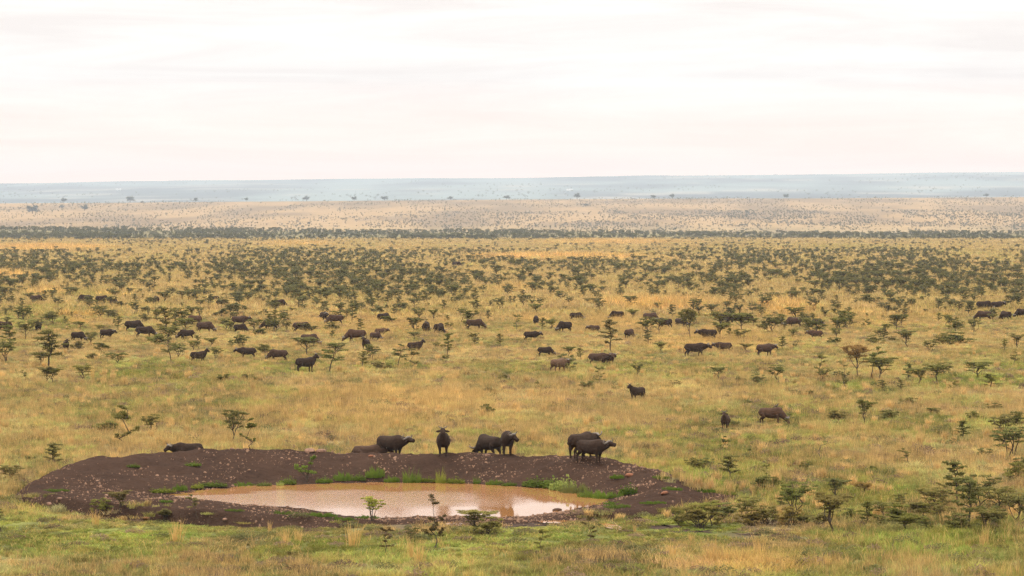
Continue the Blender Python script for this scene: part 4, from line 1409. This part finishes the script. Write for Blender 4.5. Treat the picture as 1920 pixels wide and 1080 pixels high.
# ------------------------------------------------------------------ buffaloes
def buffalo_meshes(pose):
    """body as one continuous skin, plus horn meshes; nose towards +X, 1.5 m at the shoulder"""
    mb = MB()
    S = 14
    lying = pose == 'lying'
    dz = -.50 if lying else 0.0

    def spine(pts):
        mb.tube([(p[0], p[1] if len(p) > 4 else 0, p[-3] + dz) for p in pts], [(p[-2], p[-1]) for p in pts], S)
    trunk = [(-1.05, 1.06, .12, .15), (-1.00, 1.05, .26, .29), (-.86, 1.04, .35, .36), (-.58, 1.02, .37, .39), (-.25, .97, .41, .43), (.10, .95, .43, .46), (.40, .99, .41, .48), (.64, 1.05, .36, .47), (.82, 1.07, .29, .41), (.94, 1.08, .21, .32), (1.00, 1.09, .08, .16)]
    spine(trunk)
    # neck and head
    HN = {'graze': ([((.70, 0, .97), .29, .38), ((.95, 0, .84), .23, .31), ((1.16, 0, .66), .18, .24), ((1.31, 0, .50), .15, .19)], (1.34, 0, .54), (1.56, 0, .08)),
          'turn': ([((.72, 0, 1.06), .29, .40), ((.98, .05, 1.12), .23, .32), ((1.16, .16, 1.16), .19, .25), ((1.25, .27, 1.17), .15, .19)], (1.26, .27, 1.24), (1.46, .62, .92)),
          'raise': ([((.72, 0, 1.06), .29, .40), ((1.0, 0, 1.10), .23, .32), ((1.25, 0, 1.16), .18, .24), ((1.38, 0, 1.20), .15, .19)], (1.36, 0, 1.24), (1.90, 0, 1.16)),
          'alert': ([((.70, 0, 1.10), .28, .40), ((.92, 0, 1.26), .21, .30), ((1.04, 0, 1.44), .16, .22), ((1.10, 0, 1.56), .13, .17)], (1.08, 0, 1.66), (1.50, 0, 1.36))}
    nk, poll, muzz = HN.get(pose, ([((.72, 0, 1.06), .29, .40), ((1.0, 0, 1.09), .23, .32), ((1.23, 0, 1.13), .18, .24), ((1.36, 0, 1.16), .15, .19)], (1.34, 0, 1.22), (1.76, 0, .92)))
    poll, muzz = Vector(poll), Vector(muzz)
    if lying:
        nk = [(p, a_, b_) for p, a_, b_ in nk]
    mb.tube([Vector(p) + Vector((0, 0, dz)) for p, a_, b_ in nk], [(a_, b_) for p, a_, b_ in nk], S)
    poll, muzz = poll + Vector((0, 0, dz)), muzz + Vector((0, 0, dz))
    hd = (muzz - poll).normalized()
    side = Vector((0, 0, 1)).cross(hd)
    if side.length < .2:
        side = Vector((0, 1, 0))
    side.normalize()
    up = hd.cross(side)
    if up.z < -.05 or (pose == 'graze' and up.x < 0):
        up = -up
    ln = (muzz - poll).length
    mb.tube([poll - hd * .06, poll + hd * ln * .12, poll + hd * ln * .4, poll + hd * ln * .68, poll + hd * ln * .9, muzz], [.12, .175, .162, .128, .135, .085], 12)
    # brow and eyes sockets as slight swellings, ears drooping sideways
    for sgn in (-1, 1):
        e0 = poll + hd * .10 + side * sgn * .12 - up * .02
        e1 = e0 + side * sgn * .32 - up * (.04 if pose == 'alert' else .14) + hd * .02
        mb.tube([e0, e0.lerp(e1, .5), e1], [(.05, .05), (.045, .09), (.03, .03)], 8)
    # legs
    def leg(pts, rs):
        mb.tube(pts, rs, 10)
    if lying:
        for sgn in (-1, 1):
            leg([(.55, .30 * sgn, .45), (.95, .34 * sgn, .14), (.62, .36 * sgn, .09), (.45, .36 * sgn, .07)], [.17, .10, .07, .05])
            leg([(-.7, .30 * sgn, .50), (-.25, .42 * sgn, .22), (-.72, .46 * sgn, .10), (-.42, .46 * sgn, .07)], [.24, .15, .08, .05])
    else:
        st = {'walk': (.16, -.18, .14, -.16), 'graze': (.10, -.06, -.05, .08)}.get(pose, (.05, -.04, -.06, .06))
        for sgn, a, b in ((-1, st[0], st[2]), (1, st[1], st[3])):
            leg([(.55, .22 * sgn, .88), (.56 + a * .2, .22 * sgn, .64), (.56 + a * .8, .20 * sgn, .42), (.56 + a * .9, .20 * sgn, .36), (.55 + a, .20 * sgn, .11), (.58 + a, .20 * sgn, .06), (.60 + a, .20 * sgn, 0)], [.20, .135, .082, .072, .055, .075, .085])
            leg([(-.76, .21 * sgn, .92), (-.60 + b * .2, .24 * sgn, .68), (-.80 + b * .7, .21 * sgn, .50), (-.87 + b * .8, .20 * sgn, .42), (-.84 + b, .20 * sgn, .11), (-.81 + b, .20 * sgn, .06), (-.79 + b, .20 * sgn, 0)], [.25, .17, .095, .072, .055, .075, .085])
    # tail with its tassel
    mb.tube([(-1.00, 0, 1.20 + dz), (-1.12, .02, 1.02 + dz), (-1.17, .03, .80 + dz * .8), (-1.15, .03, .55 + dz * .6), (-1.14, .03, .42 + dz * .45)], [.045, .032, .028, .045, .02], 8)
    raw = bpy.data.objects.new('raw', mb.mesh('raw'))
    COL.objects.link(raw)
    m1 = raw.modifiers.new('r', 'REMESH')
    m1.mode = 'VOXEL'
    m1.voxel_size = .028
    m2 = raw.modifiers.new('s', 'SMOOTH')
    m2.factor = .5
    m2.iterations = 5
    dg = bpy.context.evaluated_depsgraph_get()
    body = bpy.data.meshes.new_from_object(raw.evaluated_get(dg))
    body.name = 'body'
    body.materials.clear()
    body.materials.append(M_HIDE)
    body.polygons.foreach_set('use_smooth', [True] * len(body.polygons))
    bpy.data.objects.remove(raw)
    horns = []
    for sgn in (-1, 1):
        h = MB()

        def q(s_, u_, f_):
            return poll + side * (sgn * s_) + up * u_ + hd * f_
        h.tube([q(.015, .13, .04), q(.11, .14, .03), q(.22, .06, .0), q(.34, .0, -.05), (q(.44, .03, -.08)), q(.47, .14, -.08), q(.42, .25, -.05), q(.35, .30, -.03)] if pose != 'alert' else [q(.05, .12, .02), q(.10, .16, .02), q(.17, .18, .0), q(.24, .23, -.02), q(.26, .30, -.02)], [.085, .075, .062, .052, .044, .034, .022, .010] if pose != 'alert' else [.05, .045, .038, .028, .012], 8)
        horns.append(h.mesh('horn', [M_HORN], True))
    eyes = []
    return body, horns


POSE = {p: buffalo_meshes(p) for p in ('stand', 'graze', 'turn', 'raise', 'lying', 'walk', 'alert')}
DK, BR, RD, GY_ = (.040, .027, .020), (.066, .042, .030), (.080, .048, .033), (.048, .036, .030)
Rr, Ll, Fc, Aw = 0, 180, -90, 90      # right, left, facing us, facing away
# x, y of the feet, yaw, pose, hide, size, label
HERD = [
    # on the bank
    (1090, 858, 52, 'stand', DK, .92, 'dark buffalo standing on the bank, half hidden behind the horned one'),
    (1108, 867, -38, 'raise', DK, .86, 'horned dark buffalo striding right on the bank crest'),
    (831, 854, Fc, 'alert', DK, .89, 'buffalo standing square on the bank, facing us'),
    (951, 852, Fc + 2, 'turn', DK, .90, 'buffalo on the bank facing us with its head turned right'),
    # on the plain right of the pond
    (1360, 805, Fc - 10, 'alert', BR, .70, 'young brown buffalo facing us, alone in the grass right of the pond'),
    (1446, 796, -18, 'graze', RD, .82, 'reddish brown buffalo grazing rightwards with a bird on its back'),
    (1195, 751, Fc - 45, 'alert', DK, .74, 'lone dark buffalo turned to the left in the empty middle grass'),
    # middle herd
    (1303, 669, Rr, 'walk', DK, 1.0, 'long dark buffalo walking right in full profile'),
    (1357, 662, Ll + 12, 'stand', BR, .82, 'brown buffalo facing left right behind the long dark one'),
    (1434, 668, 28, 'stand', BR, .92, 'brown buffalo seen from behind with dark head turned right'),
    (1328, 639, Ll, 'stand', DK, .95, 'buffalo in profile facing left beside a slim thorn tree'),
    (1047, 698, 48, 'walk', (.125, .080, .054), .88, 'brown long-legged buffalo half hidden by a green bush'),
    (1121, 685, 6, 'stand', BR, .86, 'brown buffalo, left one of a close pair'),
    (1142, 684, 62, 'stand', RD, .82, 'lighter brown buffalo, right one of a close pair'),
    (1022, 669, Rr, 'graze', DK, .72, 'small dark buffalo grazing low in the grass above the long-legged one'),
    (996, 640, Rr - 15, 'stand', DK, .82, 'dark buffalo with raised head facing right at the grassy gap'),
    (1180, 636, 60, 'graze', BR, .85, 'rounded brown buffalo seen from behind near the middle'),
    (1114, 625, Ll, 'stand', BR, .72, 'small brown buffalo facing left below the golden grass'),
    (1059, 624, Ll + 40, 'graze', DK, 1.0, 'broad dark buffalo grazing leftwards under a small umbrella tree'),
    (1005, 610, Aw, 'graze', DK, .9, 'dark buffalo seen straight from behind by a tree'),
    (1080, 602, Rr, 'graze', DK, .85, 'dark round-backed buffalo at the left end of the golden strip'),
    (1157, 601, Ll, 'graze', DK, .95, 'dark buffalo half hidden at the middle of the golden strip'),
    (1219, 606, Rr, 'graze', BR, 1.0, 'brown-black buffalo behind low scrub under the golden grass'),
    (1247, 617, Ll, 'stand', DK, 1.0, 'dark buffalo behind a thorn bush right of the golden strip'),
    (1277, 613, Rr, 'graze', GY_, .85, 'grey buffalo mostly hidden behind the tall umbrella tree'),
    (1360, 607, Rr, 'stand', DK, 1.0, 'dark buffalo, left of three crowded under trees'),
    (1380, 609, Ll, 'graze', DK, 1.0, 'dark buffalo, middle of three crowded under trees'),
    (1398, 607, Rr, 'graze', BR, .95, 'brownish buffalo, right of three crowded under trees'),
    (1450, 613, -20, 'graze', DK, .9, 'black buffalo grazing right beside the golden tuft'),
    (1489, 615, Ll + 18, 'graze', BR, 1.0, 'brown buffalo behind thin trees right of the golden tuft'),
    (1530, 636, Ll, 'stand', RD, .75, 'reddish buffalo calf standing in profile, facing left'),
    (1532, 612, Rr, 'graze', GY_, .7, 'grey shadowed buffalo behind a bush above the reddish calf'),
    # right edge
    (1845, 602, Ll, 'graze', BR, 1.0, 'brown buffalo behind a sloping bush near the right edge'),
    (1886, 602, Aw + 30, 'graze', DK, .98, 'dark rounded buffalo rear near the right edge'),
    (1845, 583, Rr, 'graze', DK, 1.1, 'big dark buffalo in deep scrub above the two at the right edge'),
    (1869, 582, Rr, 'stand', DK, 1.0, 'black buffalo head and shoulders in deep scrub near the right edge'),
    (1917, 598, Ll, 'graze', DK, 1.0, 'dark buffalo cut by the right edge of the view'),
    # middle left herd
    (799, 625, Aw - 8, 'graze', DK, 1.0, 'dark buffalo rump with a bird perched on top'),
    (823, 628, Aw - 24, 'graze', DK, 1.0, 'dark rounded buffalo rump beside the one carrying a bird'),
    (890, 619, Rr, 'graze', BR, 1.0, 'brown-black buffalo in profile screened by a thorn tree'),
    (719, 605, 38, 'graze', DK, .92, 'dark buffalo grazing away to the right, alone in a clearing'),
    (668, 642, Ll, 'graze', RD, 1.05, 'brown buffalo grazing leftwards in open yellow grass'),
    (686, 656, Fc - 12, 'alert', DK, .82, 'dark young buffalo facing us in front of a brown one'),
    (704, 639, Rr, 'graze', BR, .72, 'brown calf at the head of the left grazing buffalo pair'),
    (714, 631, Rr, 'stand', RD, .70, 'tan brown calf looking right behind another calf'),
    (580, 650, Rr, 'graze', BR, 1.0, 'brown buffalo lying low behind an umbrella-shaped tree'),
    (778, 661, 25, 'alert', DK, .80, 'dark buffalo looking right behind thin branches'),
    (522, 678, Ll, 'graze', BR, .85, 'brown buffalo with head down among bushes at the green patch'),
    (573, 698, 32, 'alert', DK, .95, 'largest dark buffalo of the left herd, climbing right beside a leaning tree'),
    (522, 580, Rr, 'graze', DK, 1.1, 'dark buffalo behind a bush at the back of the left herd'),
    (507, 620, Ll, 'graze', DK, .95, 'dark buffalo in profile in yellow grass left of centre'),
    (565, 625, Rr, 'graze', BR, 1.0, 'brown buffalo with its head in the grass to the right'),
    (607, 603, Fc + 20, 'stand', DK, 1.0, 'dark buffalo facing us between grey bushes'),
    (629, 610, Ll + 15, 'graze', BR, 1.0, 'brown-black buffalo right of the one between grey bushes'),
    # left herd
    (372, 680, 30, 'alert', DK, .80, 'dark young buffalo with head high looking right at mid left'),
    (464, 673, Ll + 8, 'stand', DK, .82, 'dark buffalo looking left beside a bush, left of the green patch'),
    (365, 611, Ll, 'graze', RD, 1.0, 'light brown buffalo, upper one of an overlapping pair at left'),
    (384, 625, -18, 'graze', BR, 1.02, 'dark brown buffalo grazing right, lower one of an overlapping pair at left'),
    (350, 637, Ll, 'graze', DK, .85, 'dark buffalo grazing left under the overlapping pair'),
    (449, 612, Rr, 'stand', BR, .98, 'brown-black buffalo in profile with another one before it'),
    (450, 625, 35, 'graze', DK, .82, 'dark buffalo seen from behind below the brown-black profile'),
    (250, 623, Rr, 'graze', DK, 1.05, 'dark buffalo covered by a bush at left'),
    (271, 634, Rr, 'graze', DK, 1.0, 'dark buffalo in profile right below the bush-covered one'),
    (200, 636, -30, 'stand', DK, .86, 'black buffalo with a pale horn showing at left'),
    (146, 641, -25, 'graze', DK, .82, 'dark buffalo with lowered head at far left'),
    (124, 658, Fc + 15, 'alert', DK, .75, 'small dark buffalo facing us beside a tall layered tree'),
    (72, 623, Aw, 'stand', DK, .85, 'slim dark buffalo seen from behind near the left edge'),
    (8, 622, Ll, 'graze', BR, .9, 'brown buffalo cut by the left edge of the view'),
    (68, 569, Rr, 'graze', BR, 1.0, 'brown buffalo behind a thorn tree at the upper far left'),
    (160, 570, Ll, 'graze', DK, 1.1, 'dark buffalo, left of a row of three in green grass'),
    (191, 571, Rr, 'graze', DK, 1.05, 'dark buffalo, middle of a row of three in green grass'),
    (212, 573, Rr, 'graze', BR, .8, 'smaller buffalo, right of a row of three in green grass'),
    (293, 570, Aw + 20, 'graze', BR, .95, 'brown buffalo seen from behind amid scrub, upper left'),
    (400, 570, Ll, 'graze', DK, 1.0, 'dark buffalo shaded in scrub right of the upper row'),
    (416, 577, Rr, 'graze', DK, .9, 'dark buffalo half under the one shaded in scrub'),
    (856, 502, Rr, 'graze', DK, 1.3, 'tiny dark buffalo alone far back among the scrub'),
    (1457, 446, Rr, 'graze', DK, 1.4, 'dark speck of a buffalo near the far scrub band at right'),
]
# behind the bank: x, distance, yaw, pose, hide, size, label
BEHIND = [   # second value: height of the slope they rest on
    (352, 1.0, Ll + 25, 'lying', DK, .80, 'black buffalo lying on the far left of the bank, head left'),
    (690, .90, Rr, 'lying', BR, .80, 'brown buffalo lying behind the crest, only its back showing'),
    (733, .95, -38, 'raise', DK, .88, 'brown buffalo with raised muzzle and horns standing behind the crest'),
    (917, .92, Aw + 35, 'graze', DK, .90, 'dark buffalo bending down behind the crest next to a facing one'),
]
ROOTS = {}


def place_buffalo(p, yaw, pose, hide, size, label):
    body, horns = POSE[pose]
    root = bpy.data.objects.new('buffalo', None)
    root.empty_display_size = .5
    COL.objects.link(root)
    root.location = p
    root.rotation_euler = (0, 0, R(yaw))
    root.scale = (size,) * 3
    tag(root, label, 'buffalo', 'herd of buffaloes on the savannah')
    v = random.uniform(.88, 1.12)
    for nm, me_ in (('body', body), ('horn', horns[0]), ('horn', horns[1])):
        o = bpy.data.objects.new(nm, me_)
        COL.objects.link(o)
        o.parent = root
        o.color = (hide[0] * v, hide[1] * v, hide[2] * v, 1)
    ROOTS[label] = root
    return root


random.seed(6)
for x, y, yaw, pose, hide, size, lab in HERD:
    if y < 660 and yaw in (Rr, Ll) and 'profile' not in lab:
        yaw += random.choice((-1, 1)) * random.uniform(8, 42)
    p = on_land(x, y)
    if pose != 'lying':
        p.z -= .01
    place_buffalo(p, yaw, pose, hide, size, lab)
for x, zt, yaw, pose, hide, size, lab in BEHIND:
    dd = np.arange(172, 190, .05)
    zz = surf_z((x - 960) / FPX * dd, dd)
    k = int(np.argmax(zz))
    k += int(np.argmax(zz[k:] < zt))
    dist, z = float(dd[k]), float(zz[k])
    print('behind', x, round(dist, 2), round(z, 2), round(float(zz.max()), 2), round(float(dd[np.argmax(zz)]), 2))
    X_ = (x - 960) / FPX * dist
    place_buffalo(Vector((X_, dist, z - .04)), yaw, pose, hide, size, lab)

# oxpeckers riding on two of them
def bird_mesh():
    mb = MB()
    mb.tube([(-.20, 0, .02), (-.11, 0, .06), (-.05, 0, .09), (.02, 0, .12), (.07, 0, .17), (.09, 0, .215), (.12, 0, .225), (.165, 0, .215)], [.014, .02, .045, .055, .042, .034, .028, .006], 8)
    for s_ in (-1, 1):
        mb.tube([(.0, .02 * s_, .09), (.01, .022 * s_, .0)], [.008, .006], 5)
    return mb.mesh('oxpecker', [M_FEATHER], True)


BM = bird_mesh()
for lab, off, txt in (('dark buffalo rump with a bird perched on top', (-.55, 0, 1.37), 'small dark bird perched on the rounded buffalo rump mid-herd'),
                      ('reddish brown buffalo grazing rightwards with a bird on its back', (.45, 0, 1.42), 'small dark bird riding on the reddish brown grazing buffalo')):
    rt = ROOTS[lab]
    m = Matrix.Translation(rt.location) @ Matrix.Rotation(rt.rotation_euler.z, 4, 'Z') @ Matrix.Diagonal((*rt.scale, 1))
    o = link('oxpecker', BM)
    o.location = m @ Vector(off)
    o.scale = (1.2,) * 3
    tag(o, txt, 'bird', 'birds riding on buffaloes')

# ------------------------------------------------------------------ haze over the whole plain
hz = MB()
x0, x1, y0, y1, z0, z1 = -13600, 13600, -2600, 23600, -7, 420
hz.v += [Vector((x, y, z)) for z in (z0, z1) for x, y in ((x0, y0), (x1, y0), (x1, y1), (x0, y1))]
hz.f += [(3, 2, 1, 0), (4, 5, 6, 7), (0, 1, 5, 4), (1, 2, 6, 5), (2, 3, 7, 6), (3, 0, 4, 7)]
m, t, out = new_mat('haze_air')
pv = N(t, 'ShaderNodeVolumePrincipled')
pv.inputs['Color'].default_value = (.77, .885, 1.0, 1)
pv.inputs['Density'].default_value = 6.0e-5
pv.inputs['Anisotropy'].default_value = 0.0
L(t, pv.outputs[0], out.inputs['Volume'])
tag(link('haze', hz.mesh('haze', [m])), 'pale blue haze thickening towards the far hills', kind='stuff')
